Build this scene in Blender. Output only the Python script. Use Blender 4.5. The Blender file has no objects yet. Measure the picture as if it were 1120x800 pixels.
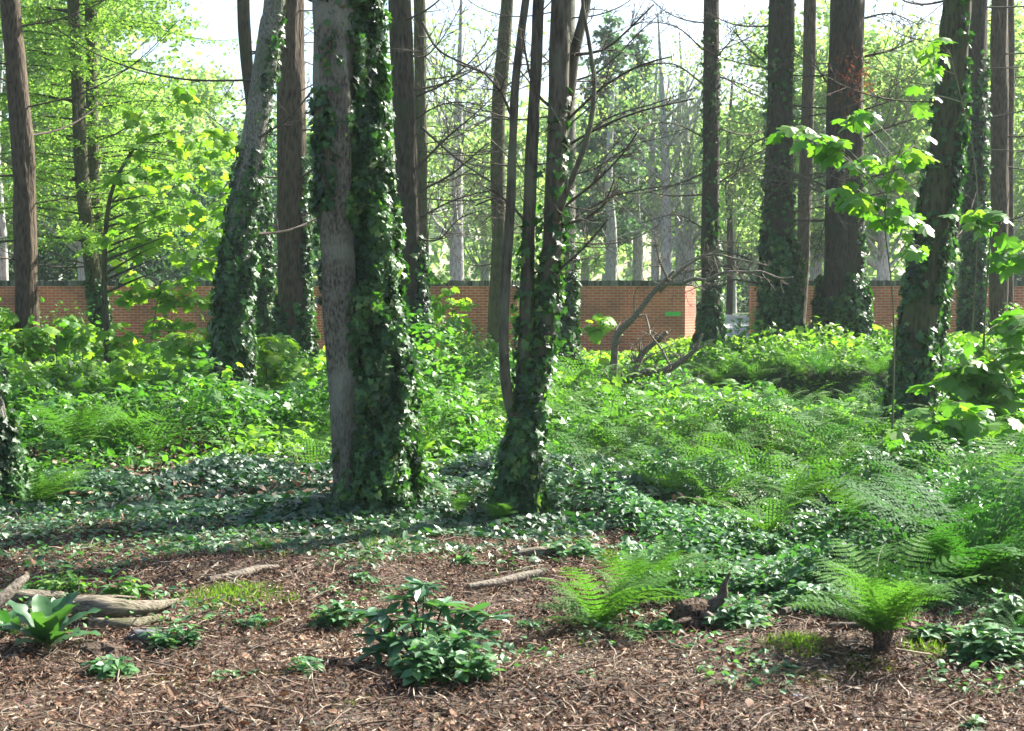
import bpy, math, numpy as np
from mathutils import Vector
R = math.radians
sc = bpy.context.scene
COL = sc.collection

# ------------------------------------------------------------------ camera, world, sun, exposure
F = 1660.0
PITCH = R(2.4)
CAMZ = 1.6
cam = bpy.data.cameras.new('camera'); cam_o = bpy.data.objects.new('camera', cam); COL.objects.link(cam_o)
cam_o.location = (0, 0, CAMZ); cam_o.rotation_euler = (R(90) - PITCH, 0, 0)
cam.sensor_width = 36; cam.lens = 36 * F / 1120.0
cam.clip_start = 0.1; cam.clip_end = 3000
cam.dof.use_dof = True; cam.dof.focus_distance = 13.0; cam.dof.aperture_fstop = 8.0
sc.camera = cam_o

SUN_AZ = 52.0      # degrees to the right of the viewing direction
SUN_EL = 40.0
sd = Vector((math.sin(R(SUN_AZ)) * math.cos(R(SUN_EL)), math.cos(R(SUN_AZ)) * math.cos(R(SUN_EL)), math.sin(R(SUN_EL))))
world = bpy.data.worlds.new('World'); sc.world = world; world.use_nodes = True
wt = world.node_tree; wt.nodes.clear()
sky = wt.nodes.new('ShaderNodeTexSky'); sky.sky_type = 'NISHITA'; sky.sun_disc = False
sky.sun_elevation = R(SUN_EL); sky.sun_rotation = R(SUN_AZ)
sky.dust_density = 2.0; sky.ozone_density = 1.0; sky.air_density = 1.0
bg = wt.nodes.new('ShaderNodeBackground'); bg.inputs[1].default_value = 0.065
wo = wt.nodes.new('ShaderNodeOutputWorld')
wt.links.new(sky.outputs[0], bg.inputs[0]); wt.links.new(bg.outputs[0], wo.inputs[0])
sun = bpy.data.lights.new('sun', 'SUN'); sun.energy = 5.0; sun.angle = R(0.55); sun.color = (1.0, 0.95, 0.86)
sun_o = bpy.data.objects.new('sun', sun); COL.objects.link(sun_o)
sun_o.rotation_euler = sd.to_track_quat('Z', 'Y').to_euler(); sun_o.location = (20, 10, 30)
sc.view_settings.view_transform = 'Standard'; sc.view_settings.look = 'None'
sc.view_settings.exposure = 2.25; sc.view_settings.gamma = 1.0
cy = sc.cycles
cy.max_bounces = 7; cy.diffuse_bounces = 3; cy.glossy_bounces = 2; cy.transmission_bounces = 4
cy.volume_bounces = 1; cy.transparent_max_bounces = 8
cy.caustics_reflective = False; cy.caustics_refractive = False
cy.use_denoising = True
cy.sample_clamp_indirect = 6.0

# ------------------------------------------------------------------ maths helpers
rng = np.random.default_rng(11)
def _h(ix, iy, iz, seed):
    n = (ix.astype(np.int64) * 374761393 + iy.astype(np.int64) * 668265263 + iz.astype(np.int64) * 2147483647 + seed * 1274126177) & 0xffffffff
    n = ((n ^ (n >> 13)) * 1274126177) & 0xffffffff
    n = (n ^ (n >> 16)) & 0xffffffff
    return n / 4294967295.0
def vnoise(x, y, z=0.0, seed=0):
    x, y, z = np.broadcast_arrays(np.asarray(x, float), np.asarray(y, float), np.asarray(z, float))
    ix, iy, iz = np.floor(x), np.floor(y), np.floor(z)
    fx, fy, fz = x - ix, y - iy, z - iz
    fx = fx * fx * (3 - 2 * fx); fy = fy * fy * (3 - 2 * fy); fz = fz * fz * (3 - 2 * fz)
    r = 0
    for a in (0, 1):
        for b in (0, 1):
            for c in (0, 1):
                r = r + _h(ix + a, iy + b, iz + c, seed) * (fx if a else 1 - fx) * (fy if b else 1 - fy) * (fz if c else 1 - fz)
    return r
def sstep(a, b, x):
    t = np.clip((np.asarray(x, float) - a) / (b - a), 0, 1); return t * t * (3 - 2 * t)
def H(x, y):
    """height of the ground"""
    x = np.asarray(x, float); y = np.asarray(y, float)
    near = 1 - sstep(40, 60, y)
    h = (vnoise(x * .45, y * .45, 0, 3) - .5) * .16 * near + (vnoise(x * 1.6, y * 1.6, 0, 4) - .5) * .07 * near
    h = h * sstep(5.0, 9.0, y) + (vnoise(x * 2.2, y * 2.2, 0, 9) - .5) * .04
    # bank on the right, with a steep dark edge facing the camera
    edge = 23.2 + 1.2 * np.sin(x * .9) + (vnoise(x * 1.1, y * .1, 0, 5) - .5) * 1.2
    h = h + .72 * sstep(edge, edge + .6, y) * .8 * sstep(2.2, 4.2, x) * (1 - sstep(33, 39, y))
    # small mound under the ivy behind the twin stemmed tree
    h = h + .28 * np.exp(-((x - .9) / 1.6) ** 2 - ((y - 19.5) / 2.2) ** 2)
    # the land beyond the wall climbs a little
    h = h + 1.05 * sstep(44, 62, y) + 3.0 * sstep(75, 190, y)
    return h
def hz(x, y): return float(H(x, y))
def ray(u, v):
    a, b = (u - 560) / F, (400 - v) / F
    return np.array([a, math.cos(PITCH) + b * math.sin(PITCH), -math.sin(PITCH) + b * math.cos(PITCH)])
def at(u, v, Y):
    d = ray(u, v); return np.array([0, 0, CAMZ]) + d * (Y / d[1])
def ground(u, v):
    d = ray(u, v); y0 = 4.0; p = None
    for i in range(1500):
        p = np.array([0, 0, CAMZ]) + d * (y0 / d[1])
        if p[2] <= hz(p[0], p[1]): break
        y0 += .04
    return p
def PX(Y): return Y / F          # metres per photo pixel at depth Y
def gp(u, Y):                    # ground point under image column u at depth Y
    x = (u - 560) / F * Y / math.cos(PITCH) * 1.0
    return np.array([x, Y, hz(x, Y)])
def norm(a): return a / np.maximum(np.linalg.norm(a, axis=-1, keepdims=True), 1e-9)

# ------------------------------------------------------------------ mesh buffer
class Buf:
    def __init__(s): s.v = []; s.loops = []; s.sizes = []; s.t = []; s.m = []; s.n = 0
    def add(s, v, faces, tint=None, mat=0):
        v = np.asarray(v, np.float32); faces = np.asarray(faces, np.int64)
        s.v.append(v); s.loops.append((faces + s.n).ravel()); s.sizes.append(np.full(len(faces), faces.shape[1], np.int32))
        s.m.append(np.full(len(faces), mat, np.int32))
        s.t.append(np.full(len(v), .5, np.float32) if tint is None else np.broadcast_to(np.asarray(tint, np.float32), (len(v),)))
        s.n += len(v); return s
    def obj(s, name, mats, parent=None, smooth=True):
        me = s.mesh(name, mats, smooth)
        return link(name, me, parent)
    def mesh(s, name, mats, smooth=True):
        v = np.concatenate(s.v); lo = np.concatenate(s.loops).astype(np.int32); sz = np.concatenate(s.sizes)
        me = bpy.data.meshes.new(name)
        me.vertices.add(len(v)); me.vertices.foreach_set('co', v.ravel())
        me.loops.add(len(lo)); me.loops.foreach_set('vertex_index', lo)
        me.polygons.add(len(sz)); st = np.zeros(len(sz), np.int32); st[1:] = np.cumsum(sz)[:-1]
        me.polygons.foreach_set('loop_start', st); me.polygons.foreach_set('loop_total', sz)
        me.polygons.foreach_set('material_index', np.concatenate(s.m))
        me.polygons.foreach_set('use_smooth', np.full(len(sz), bool(smooth)))
        at_ = me.attributes.new('tint', 'FLOAT', 'POINT'); at_.data.foreach_set('value', np.concatenate(s.t))
        for m in (mats if isinstance(mats, (list, tuple)) else [mats]): me.materials.append(m)
        me.update(calc_edges=True)
        return me
def link(name, me, parent=None):
    o = bpy.data.objects.new(name, me); COL.objects.link(o)
    if parent is not None: o.parent = parent
    return o
def tag(o, label=None, cat=None, group=None, kind=None):
    if label: o['label'] = label
    if cat: o['category'] = cat
    if group: o['group'] = group
    if kind: o['kind'] = kind
    return o
def thing(name, label, cat, loc=(0, 0, 0), rz=0, group=None, s=1.0):
    o = bpy.data.objects.new(name, None); COL.objects.link(o); o.location = tuple(float(c) for c in loc)
    o.rotation_euler = (0, 0, rz); o.scale = (s, s, s); o.empty_display_size = .2
    return tag(o, label, cat, group)

def resample(P, Rr, step):
    P = np.asarray(P, float); Rr = np.asarray(Rr, float)
    # Catmull-Rom through the control points
    Q = [P[0]]; q = [Rr[0]]
    E = np.vstack([2 * P[0] - P[1], P, 2 * P[-1] - P[-2]])
    for i in range(len(P) - 1):
        p0, p1, p2, p3 = E[i], E[i + 1], E[i + 2], E[i + 3]
        n = max(1, int(np.linalg.norm(p2 - p1) / step))
        for k in range(1, n + 1):
            t = k / n
            Q.append(.5 * (2 * p1 + (p2 - p0) * t + (2 * p0 - 5 * p1 + 4 * p2 - p3) * t * t + (3 * p1 - p0 - 3 * p2 + p3) * t ** 3))
            q.append(Rr[i] + (Rr[i + 1] - Rr[i]) * t)
    return np.array(Q), np.array(q)
def tube(buf, P, Rr, seg=6, step=None, rough=0.0, mat=0, tint=None, seed=0, cap=True, ridges=0, flat=1.0, fr=3.0):
    if step: P, Rr = resample(P, Rr, step)
    P = np.asarray(P, float); Rr = np.asarray(Rr, float); n = len(P)
    T = norm(np.gradient(P, axis=0))
    up = np.array([0, -1, 0.]) if abs(T[0][2]) > .6 else np.array([0, 0, 1.])
    A = norm(np.cross(T, np.cross(up, T))); B = np.cross(T, A)      # A ~ up, B side
    ang = np.arange(seg) / seg * 2 * np.pi
    ca, sa = np.cos(ang), np.sin(ang)
    rr = Rr[:, None] * np.ones(seg)[None]
    V = P[:, None] + rr[..., None] * (ca[None, :, None] * A[:, None] * flat + sa[None, :, None] * B[:, None])
    if rough:
        d = norm(V - P[:, None]); Rm = max(np.mean(Rr), 1e-3)
        sl = np.concatenate([[0], np.cumsum(np.linalg.norm(np.diff(P, axis=0), axis=1))])[:, None] / Rm
        k = fr * .45
        nz = vnoise(ca[None] * k + 7, sa[None] * k + 7, sl * .16 * fr / 3, seed) - .5
        nz2 = vnoise(ca[None] * k * 2.6 + 9, sa[None] * k * 2.6 + 9, sl * .3 * fr / 3, seed + 5) - .5
        if ridges: nz2 = nz2 + .4 * np.sin(ang * ridges + 2 * np.sin(P[:, 2:3] * 1.7))
        V = V + d * (rr * rough * (nz * 1.0 + nz2 * .5))[..., None]
    V = V.reshape(-1, 3)
    i = np.arange(n - 1)[:, None] * seg; j = np.arange(seg)[None]; j2 = (j + 1) % seg
    Fq = np.stack([i + j, i + j2, i + seg + j2, i + seg + j], -1).reshape(-1, 4)
    buf.add(V, Fq, tint, mat)
    if cap:
        for e, ring in ((0, 0), (n - 1, n - 1)):
            c = P[e]; b = buf.n
            Vc = np.vstack([V[ring * seg:(ring + 1) * seg], c[None] + (T[e] if e else -T[e]) * Rr[e] * .25])
            f = np.stack([np.arange(seg), (np.arange(seg) + 1) % seg, np.full(seg, seg)], -1)
            buf.add(Vc, f if e else f[:, ::-1], tint, mat)
    return V

# ------------------------------------------------------------------ leaf templates
def fan(half, zf, centre):
    o = [p for p in half] + [(-x, y) for x, y in half[-2:0:-1]]
    v = [(x, y, zf(x, y)) for x, y in o] + [centre]
    c = len(o); f = [(i, (i + 1) % c, c) for i in range(c)]
    return np.array(v, float), np.array(f)
T_DIAM = (np.array([(0, 0, 0), (.32, .45, .08), (0, 1, -.05), (-.32, .45, .08)], float), np.array([(0, 1, 2), (0, 2, 3)]))
T_OVATE = fan([(0, 0), (.3, .2), (.3, .55), (0, 1)], lambda x, y: .12 * abs(x) * 2 - .18 * y * y, (0, .45, -.03))
T_IVY = fan([(0, 0), (.22, -.12), (.5, .0), (.34, .28), (.42, .56), (.15, .62), (0, 1)], lambda x, y: .14 * abs(x) - .15 * y * y, (0, .35, .04))
T_IVYS = fan([(0, 0), (.46, -.04), (.36, .5), (0, 1)], lambda x, y: .16 * abs(x) - .15 * y * y, (0, .35, .0))
T_MAPLE = fan([(0, 0), (.14, -.14), (.4, -.2), (.5, -.04), (.48, .08), (.74, .16), (.72, .32), (.5, .4), (.6, .66), (.44, .72), (.3, .62), (.2, .86), (0, 1.02)],
              lambda x, y: -.3 * (x * x + (y - .2) ** 2), (0, .22, .05))
T_ELL = (np.array([(0, 0, 0), (.13, .2, .03), (.17, .5, .03), (.12, .8, 0), (0, 1, -.08), (-.12, .8, 0), (-.17, .5, .03), (-.13, .2, .03), (0, .5, -.02)], float),
         np.array([(i, (i + 1) % 8, 8) for i in range(8)]))
T_NEEDLE = (np.array([(0, 0, 0), (.1, .5, 0), (0, 1, 0), (-.1, .5, 0)], float), np.array([(0, 1, 2), (0, 2, 3)]))
def _tuft():
    v = []; f = []
    r = np.random.default_rng(3)
    for k in range(7):
        d = norm(r.normal(size=3) + np.array([0, .6, 0])); s = norm(np.cross(d, r.normal(size=3))) * .07
        b = len(v); v += [s, d * .9 + s * .2, -s]; f.append((b, b + 1, b + 2))
    return np.array(v), np.array(f)
T_TUFT = _tuft()
T_CHIP = (np.array([(-.5, -.3, 0), (.45, -.35, .12), (.5, .3, -.02), (-.4, .35, .14)], float), np.array([(0, 1, 2), (0, 2, 3)]))

def _stick():
    v = []; f = []
    for i, (y, xo, zo, r) in enumerate(((0, 0, 0, .018), (.35, .04, .02, .02), (.7, .0, .03, .016), (1, .05, .0, .008))):
        for a in range(3): v.append((xo + r * math.cos(a * 2.094), y - .5, zo + r * math.sin(a * 2.094)))
    for i in range(3):
        for a in range(3): f += [(i * 3 + a, i * 3 + (a + 1) % 3, i * 3 + 3 + (a + 1) % 3), (i * 3 + a, i * 3 + 3 + (a + 1) % 3, i * 3 + 3 + a)]
    return np.array(v, float), np.array(f)
T_STICK = _stick()
def leaves(buf, tpl, pos, nrm, dirv, size, tint=None, mat=0):
    if len(pos) == 0: return
    V, Fc = tpl; N = norm(np.asarray(nrm, float)); D = np.asarray(dirv, float)
    D = norm(D - (D * N).sum(-1, keepdims=True) * N); X = np.cross(D, N)
    size = np.asarray(size, float).reshape(-1, 1, 1) * np.ones((len(pos), 1, 1))
    W = pos[:, None] + size * (V[None, :, 0:1] * X[:, None] + V[None, :, 1:2] * D[:, None] + V[None, :, 2:3] * N[:, None])
    n, m = len(pos), len(V)
    Fa = (Fc[None] + (np.arange(n) * m)[:, None, None]).reshape(-1, Fc.shape[1])
    t = rng.random(n) if tint is None else tint
    buf.add(W.reshape(-1, 3), Fa, np.repeat(t, m), mat)

# ------------------------------------------------------------------ materials
def newmat(name):
    m = bpy.data.materials.new(name); m.use_nodes = True; t = m.node_tree; t.nodes.clear()
    return m, t, t.nodes.new('ShaderNodeOutputMaterial')
def ramp(t, stops, inp=None):
    r = t.nodes.new('ShaderNodeValToRGB'); e = r.color_ramp.elements
    while len(e) < len(stops): e.new(.5)
    for k, (p, c) in enumerate(stops): e[k].position = p; e[k].color = (*c, 1)
    if inp is not None: t.links.new(inp, r.inputs[0])
    return r
def leafmat(name, stops, trans=.45, tcol=(1.5, 1.7, .5), rough=.5, spec=.4):
    m, t, o = newmat(name)
    a = t.nodes.new('ShaderNodeAttribute'); a.attribute_name = 'tint'
    r = ramp(t, stops, a.outputs['Fac'])
    p = t.nodes.new('ShaderNodeBsdfPrincipled'); p.inputs['Roughness'].default_value = rough
    p.inputs['Specular IOR Level'].default_value = spec
    t.links.new(r.outputs[0], p.inputs['Base Color'])
    if trans > 0:
        mu = t.nodes.new('ShaderNodeMix'); mu.data_type = 'RGBA'; mu.blend_type = 'MULTIPLY'; mu.clamp_result = False
        mu.inputs[0].default_value = 1; mu.inputs[7].default_value = (*tcol, 1)
        t.links.new(r.outputs[0], mu.inputs[6])
        tr = t.nodes.new('ShaderNodeBsdfTranslucent'); t.links.new(mu.outputs[2], tr.inputs[0])
        mx = t.nodes.new('ShaderNodeMixShader'); mx.inputs[0].default_value = trans
        t.links.new(p.outputs[0], mx.inputs[1]); t.links.new(tr.outputs[0], mx.inputs[2]); t.links.new(mx.outputs[0], o.inputs[0])
    else: t.links.new(p.outputs[0], o.inputs[0])
    return m
def bark(name, c1, c2, c3=None, scale=1.0, bump=.5, vert=.18, moss=None, axes=None, vor=.6):
    m, t, o = newmat(name); L = t.links.new
    g = t.nodes.new('ShaderNodeNewGeometry')
    mp = t.nodes.new('ShaderNodeMapping'); mp.inputs['Scale'].default_value = axes or (scale, scale, scale * vert)
    L(g.outputs['Position'], mp.inputs[0])
    n1 = t.nodes.new('ShaderNodeTexNoise'); n1.inputs['Scale'].default_value = 22; n1.inputs['Detail'].default_value = 6; n1.inputs['Roughness'].default_value = .65
    L(mp.outputs[0], n1.inputs['Vector'])
    vo = t.nodes.new('ShaderNodeTexVoronoi'); vo.inputs['Scale'].default_value = 30; L(mp.outputs[0], vo.inputs['Vector'])
    n2 = t.nodes.new('ShaderNodeTexNoise'); n2.inputs['Scale'].default_value = 3.0; n2.inputs['Detail'].default_value = 4
    L(g.outputs['Position'], n2.inputs['Vector'])
    ma = t.nodes.new('ShaderNodeMath'); ma.operation = 'MULTIPLY_ADD'; ma.inputs[1].default_value = vor
    L(vo.outputs['Distance'], ma.inputs[0]); L(n1.outputs[0], ma.inputs[2])
    r = ramp(t, [(.32 + .25 * vor, c1), (.62 + .5 * vor, c2)], ma.outputs[0])
    col = r.outputs[0]
    for c, s, lo in ((c3, n2, .5), (moss, n1, .52)):
        if c is None: continue
        rr = ramp(t, [(lo, (0, 0, 0)), (lo + .16, (1, 1, 1))], n2.outputs[0] if c is c3 else n2.outputs[0])
        mx = t.nodes.new('ShaderNodeMix'); mx.data_type = 'RGBA'
        f = t.nodes.new('ShaderNodeMath'); f.operation = 'MULTIPLY'; f.inputs[1].default_value = .75
        L(rr.outputs[0], f.inputs[0]); L(f.outputs[0], mx.inputs[0]); L(col, mx.inputs[6]); mx.inputs[7].default_value = (*c, 1); col = mx.outputs[2]
    p = t.nodes.new('ShaderNodeBsdfPrincipled'); p.inputs['Roughness'].default_value = .9; p.inputs['Specular IOR Level'].default_value = .25
    L(col, p.inputs['Base Color'])
    b = t.nodes.new('ShaderNodeBump'); b.inputs['Strength'].default_value = bump; b.inputs['Distance'].default_value = .03
    L(ma.outputs[0], b.inputs['Height']); L(b.outputs[0], p.inputs['Normal']); L(p.outputs[0], o.inputs[0])
    return m
M = {}
M['bark_grey'] = bark('bark_grey', (.016, .015, .011), (.18, .175, .132), (.26, .275, .21), 2.3, 1.0, .4, vor=.35)
M['bark_stem'] = bark('bark_stem', (.02, .018, .012), (.115, .108, .078), (.13, .14, .09), 1.2, .7, .2, vor=.3)
M['bark_pale'] = bark('bark_pale', (.03, .03, .024), (.24, .235, .19), (.11, .14, .075), 2.2, .9, .4)
M['bark_brown'] = bark('bark_brown', (.016, .012, .008), (.095, .07, .046), None, 1.0, .8, .22)
M['bark_dark'] = bark('bark_dark', (.010, .009, .006), (.060, .050, .034), (.038, .045, .02), 1.0, .8, .22)
M['bark_moss'] = bark('bark_moss', (.018, .018, .01), (.08, .078, .04), None, 1.0, .6, .22, moss=(.07, .085, .03))
M['bark_far'] = bark('bark_far', (.15, .155, .14), (.40, .41, .38), None, .6, .3, .3)  # lightened, with sunlight on the far trunks put into the colour
M['dead'] = bark('dead_wood', (.035, .028, .02), (.20, .172, .135), None, 3.0, .5, .6, axes=(1.6, 3, 2), vor=.3)
M['dead_dark'] = bark('dead_wood_dark', (.02, .016, .012), (.10, .08, .062), None, 3.0, .4, .6, axes=(1.6, 3, 2), vor=.3)
M['rotten'] = bark('rotten_wood', (.022, .017, .011), (.26, .225, .165), None, 2.0, 1.0, 1.0, moss=(.08, .09, .03), axes=(.35, 2.6, 2.6), vor=.15)
M['root'] = bark('root_wood', (.012, .009, .007), (.12, .085, .06), None, 2.0, 1.0, .8)
M['twig'] = leafmat('twig_bark', [(0, (.04, .028, .02)), (.6, (.13, .10, .075)), (1, (.28, .23, .18))], 0, rough=.85, spec=.2)
M['stem'] = leafmat('stem_green', [(0, (.08, .07, .04)), (1, (.13, .15, .06))], 0, rough=.7)
M['ivy'] = leafmat('ivy_leaf', [(0, (.010, .034, .010)), (.4, (.03, .09, .024)), (.8, (.065, .165, .04)), (1, (.15, .22, .06))], .3, (1.5, 1.9, .5), .45, .45)
M['ivy_carpet'] = leafmat('ivy_carpet_leaf', [(0, (.012, .045, .018)), (.6, (.034, .10, .036)), (1, (.08, .165, .055))], .2, (1.5, 2.0, .5), .5, .6)
M['fern'] = leafmat('fern_green', [(0, (.04, .12, .025)), (.5, (.07, .18, .035)), (1, (.12, .26, .05))], .42, (1.4, 1.5, .6), .7, .12)
M['fern_dark'] = leafmat('fern_deep_green', [(0, (.025, .09, .022)), (.5, (.04, .13, .03)), (1, (.065, .18, .04))], .38, (1.4, 1.6, .6), .7, .12)
M['herb'] = leafmat('herb_green', [(0, (.03, .10, .025)), (.4, (.06, .17, .035)), (.8, (.11, .24, .045)), (1, (.19, .31, .06))], .42, (1.5, 1.7, .5), .5, .4)
M['herb_blue'] = leafmat('nettle_green', [(0, (.035, .11, .04)), (.6, (.07, .18, .07)), (1, (.12, .25, .09))], .35, (1.4, 1.6, .6), .5, .4)
M['lime'] = leafmat('lime_leaf', [(0, (.08, .2, .03)), (.5, (.16, .32, .045)), (1, (.23, .38, .06))], .58, (1.5, 1.5, .5), .5, .35)
M['syc'] = leafmat('sycamore_leaf', [(0, (.06, .17, .03)), (.6, (.10, .24, .04)), (1, (.17, .3, .05))], .5, (1.5, 1.6, .5), .45, .4)
M['larch'] = leafmat('larch_needles', [(0, (.09, .2, .05)), (.6, (.16, .29, .07)), (1, (.26, .38, .1))], .58, (1.4, 1.5, .6), .6, .3)
M['yew'] = leafmat('yew_needles', [(0, (.03, .085, .06)), (1, (.08, .17, .11))], .35, (1.4, 1.7, .6), .6, .3)
M['far_leaf'] = leafmat('far_leaf', [(0, (.11, .21, .10)), (.5, (.19, .31, .15)), (1, (.33, .43, .25))], .6, (1.4, 1.45, .6), .6, .3)  # pale leaf colour stands in for part of the distance haze
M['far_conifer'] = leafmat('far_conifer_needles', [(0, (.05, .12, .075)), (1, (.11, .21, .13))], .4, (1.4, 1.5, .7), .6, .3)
M['rhodo'] = leafmat('rhododendron_leaf', [(0, (.035, .10, .05)), (1, (.10, .20, .11))], .25, (1.5, 2, .5), .36, .55)
M['dock'] = leafmat('broad_leaf', [(0, (.022, .08, .032)), (1, (.06, .145, .05))], .35, (1.5, 1.7, .5), .4, .5)
M['grass'] = leafmat('grass_blade', [(0, (.07, .16, .02)), (1, (.16, .29, .04))], .45, (1.4, 1.4, .6), .5, .3)
M['litter'] = leafmat('dead_leaf_litter', [(0, (.02, .014, .01)), (.35, (.055, .03, .016)), (.66, (.14, .07, .038)), (.86, (.25, .16, .10)), (1, (.50, .43, .33))], .1, (1.2, 1, .8), .75, .3)
M['rust'] = leafmat('dead_needles', [(0, (.10, .035, .018)), (1, (.26, .09, .04))], .3, (1.3, 1, .8), .8, .2)

def ground_material():
    m, t, o = newmat('forest_soil'); L = t.links.new
    g = t.nodes.new('ShaderNodeNewGeometry')
    n = t.nodes.new('ShaderNodeTexNoise'); n.inputs['Scale'].default_value = 28; n.inputs['Detail'].default_value = 8; n.inputs['Roughness'].default_value = .7
    L(g.outputs['Position'], n.inputs['Vector'])
    vo = t.nodes.new('ShaderNodeTexVoronoi'); vo.inputs['Scale'].default_value = 60; L(g.outputs['Position'], vo.inputs['Vector'])
    r = ramp(t, [(.3, (.022, .014, .008)), (.5, (.085, .052, .028)), (.62, (.16, .10, .055)), (.78, (.26, .19, .12))], n.outputs[0])
    mx = t.nodes.new('ShaderNodeMix'); mx.data_type = 'RGBA'; mx.blend_type = 'OVERLAY'; mx.inputs[0].default_value = .5
    L(r.outputs[0], mx.inputs[6]); L(vo.outputs['Color'], mx.inputs[7])
    hs = t.nodes.new('ShaderNodeHueSaturation'); hs.inputs['Saturation'].default_value = .7; L(mx.outputs[2], hs.inputs['Color'])
    # greener soil and moss patches farther in
    n2 = t.nodes.new('ShaderNodeTexNoise'); n2.inputs['Scale'].default_value = 1.3; n2.inputs['Detail'].default_value = 5
    L(g.outputs['Position'], n2.inputs['Vector'])
    sp = t.nodes.new('ShaderNodeSeparateXYZ'); L(g.outputs['Position'], sp.inputs[0])
    mr = t.nodes.new('ShaderNodeMapRange'); mr.inputs[1].default_value = 9.5; mr.inputs[2].default_value = 13; L(sp.outputs[1], mr.inputs[0])
    ad = t.nodes.new('ShaderNodeMath'); ad.operation = 'MULTIPLY_ADD'; ad.inputs[1].default_value = .8; L(mr.outputs[0], ad.inputs[0]); L(n2.outputs[0], ad.inputs[2])
    rr = ramp(t, [(.62, (0, 0, 0)), (.8, (1, 1, 1))], ad.outputs[0])
    m2 = t.nodes.new('ShaderNodeMix'); m2.data_type = 'RGBA'; L(rr.outputs[0], m2.inputs[0]); L(hs.outputs[0], m2.inputs[6])
    r3 = ramp(t, [(.35, (.015, .03, .01)), (.7, (.05, .09, .025))], n.outputs[0]); L(r3.outputs[0], m2.inputs[7])
    p = t.nodes.new('ShaderNodeBsdfPrincipled'); p.inputs['Roughness'].default_value = .95; p.inputs['Specular IOR Level'].default_value = .2
    L(m2.outputs[2], p.inputs['Base Color'])
    b = t.nodes.new('ShaderNodeBump'); b.inputs['Strength'].default_value = .8; b.inputs['Distance'].default_value = .04
    L(n.outputs[0], b.inputs['Height']); L(b.outputs[0], p.inputs['Normal']); L(p.outputs[0], o.inputs[0])
    return m
def brick_material():
    m, t, o = newmat('brickwork'); L = t.links.new
    tc = t.nodes.new('ShaderNodeTexCoord'); sp = t.nodes.new('ShaderNodeSeparateXYZ'); L(tc.outputs['Object'], sp.inputs[0])
    ad = t.nodes.new('ShaderNodeMath'); ad.operation = 'ADD'; L(sp.outputs[0], ad.inputs[0]); L(sp.outputs[1], ad.inputs[1])
    cb = t.nodes.new('ShaderNodeCombineXYZ'); L(ad.outputs[0], cb.inputs[0]); L(sp.outputs[2], cb.inputs[1])
    b = t.nodes.new('ShaderNodeTexBrick'); L(cb.outputs[0], b.inputs['Vector'])
    b.inputs['Scale'].default_value = 1; b.inputs['Brick Width'].default_value = .225; b.inputs['Row Height'].default_value = .075
    b.inputs['Mortar Size'].default_value = .0075; b.inputs['Mortar Smooth'].default_value = .2; b.inputs['Bias'].default_value = -.1
    b.inputs['Color1'].default_value = (.56, .14, .05, 1); b.inputs['Color2'].default_value = (.42, .095, .035, 1)
    b.inputs['Mortar'].default_value = (.55, .44, .34, 1)
    n = t.nodes.new('ShaderNodeTexNoise'); n.inputs['Scale'].default_value = 1.1; n.inputs['Detail'].default_value = 6; L(tc.outputs['Object'], n.inputs['Vector'])
    r = ramp(t, [(.3, (.42, .45, .45)), (.5, (.85, .82, .8)), (.7, (1.1, 1.05, 1.0))], n.outputs[0])
    mx = t.nodes.new('ShaderNodeMix'); mx.data_type = 'RGBA'; mx.blend_type = 'MULTIPLY'; mx.inputs[0].default_value = 1
    L(b.outputs['Color'], mx.inputs[6]); L(r.outputs[0], mx.inputs[7])
    p = t.nodes.new('ShaderNodeBsdfPrincipled'); p.inputs['Roughness'].default_value = .85; L(mx.outputs[2], p.inputs['Base Color'])
    bp = t.nodes.new('ShaderNodeBump'); bp.inputs['Strength'].default_value = .5; bp.inputs['Distance'].default_value = .01; bp.invert = True
    L(b.outputs['Fac'], bp.inputs['Height']); L(bp.outputs[0], p.inputs['Normal']); L(p.outputs[0], o.inputs[0])
    return m
def simple(name, stops, scale=20, rough=.8, det=5):
    m, t, o = newmat(name); L = t.links.new
    g = t.nodes.new('ShaderNodeNewGeometry'); n = t.nodes.new('ShaderNodeTexNoise'); n.inputs['Scale'].default_value = scale; n.inputs['Detail'].default_value = det
    L(g.outputs['Position'], n.inputs['Vector']); r = ramp(t, stops, n.outputs[0])
    p = t.nodes.new('ShaderNodeBsdfPrincipled'); p.inputs['Roughness'].default_value = rough; L(r.outputs[0], p.inputs['Base Color'])
    b = t.nodes.new('ShaderNodeBump'); b.inputs['Strength'].default_value = .5; b.inputs['Distance'].default_value = .01
    L(n.outputs[0], b.inputs['Height']); L(b.outputs[0], p.inputs['Normal']); L(p.outputs[0], o.inputs[0]); return m
M['soil'] = ground_material(); M['brick'] = brick_material()
M['coping'] = leafmat('mossy_coping_brick', [(0, (.025, .032, .024)), (.5, (.07, .08, .06)), (1, (.17, .18, .14))], 0, rough=.9, spec=.2)
M['gravel'] = simple('gravel', [(.3, (.22, .22, .24)), (.7, (.42, .42, .45))], 30)
M['sign'] = simple('green_paint', [(.3, (.05, .42, .05)), (.7, (.07, .5, .07))], 6, .5)
M['metal'] = simple('grey_metal', [(.3, (.3, .3, .3)), (.7, (.4, .4, .4))], 6, .4)
M['stone'] = simple('dark_stone', [(.3, (.03, .032, .035)), (.7, (.12, .13, .14))], 14)
M['moss'] = leafmat('moss_shoot', [(0, (.08, .12, .015)), (1, (.2, .26, .03))], .3, (1.3, 1.3, .6), .8, .2)

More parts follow.
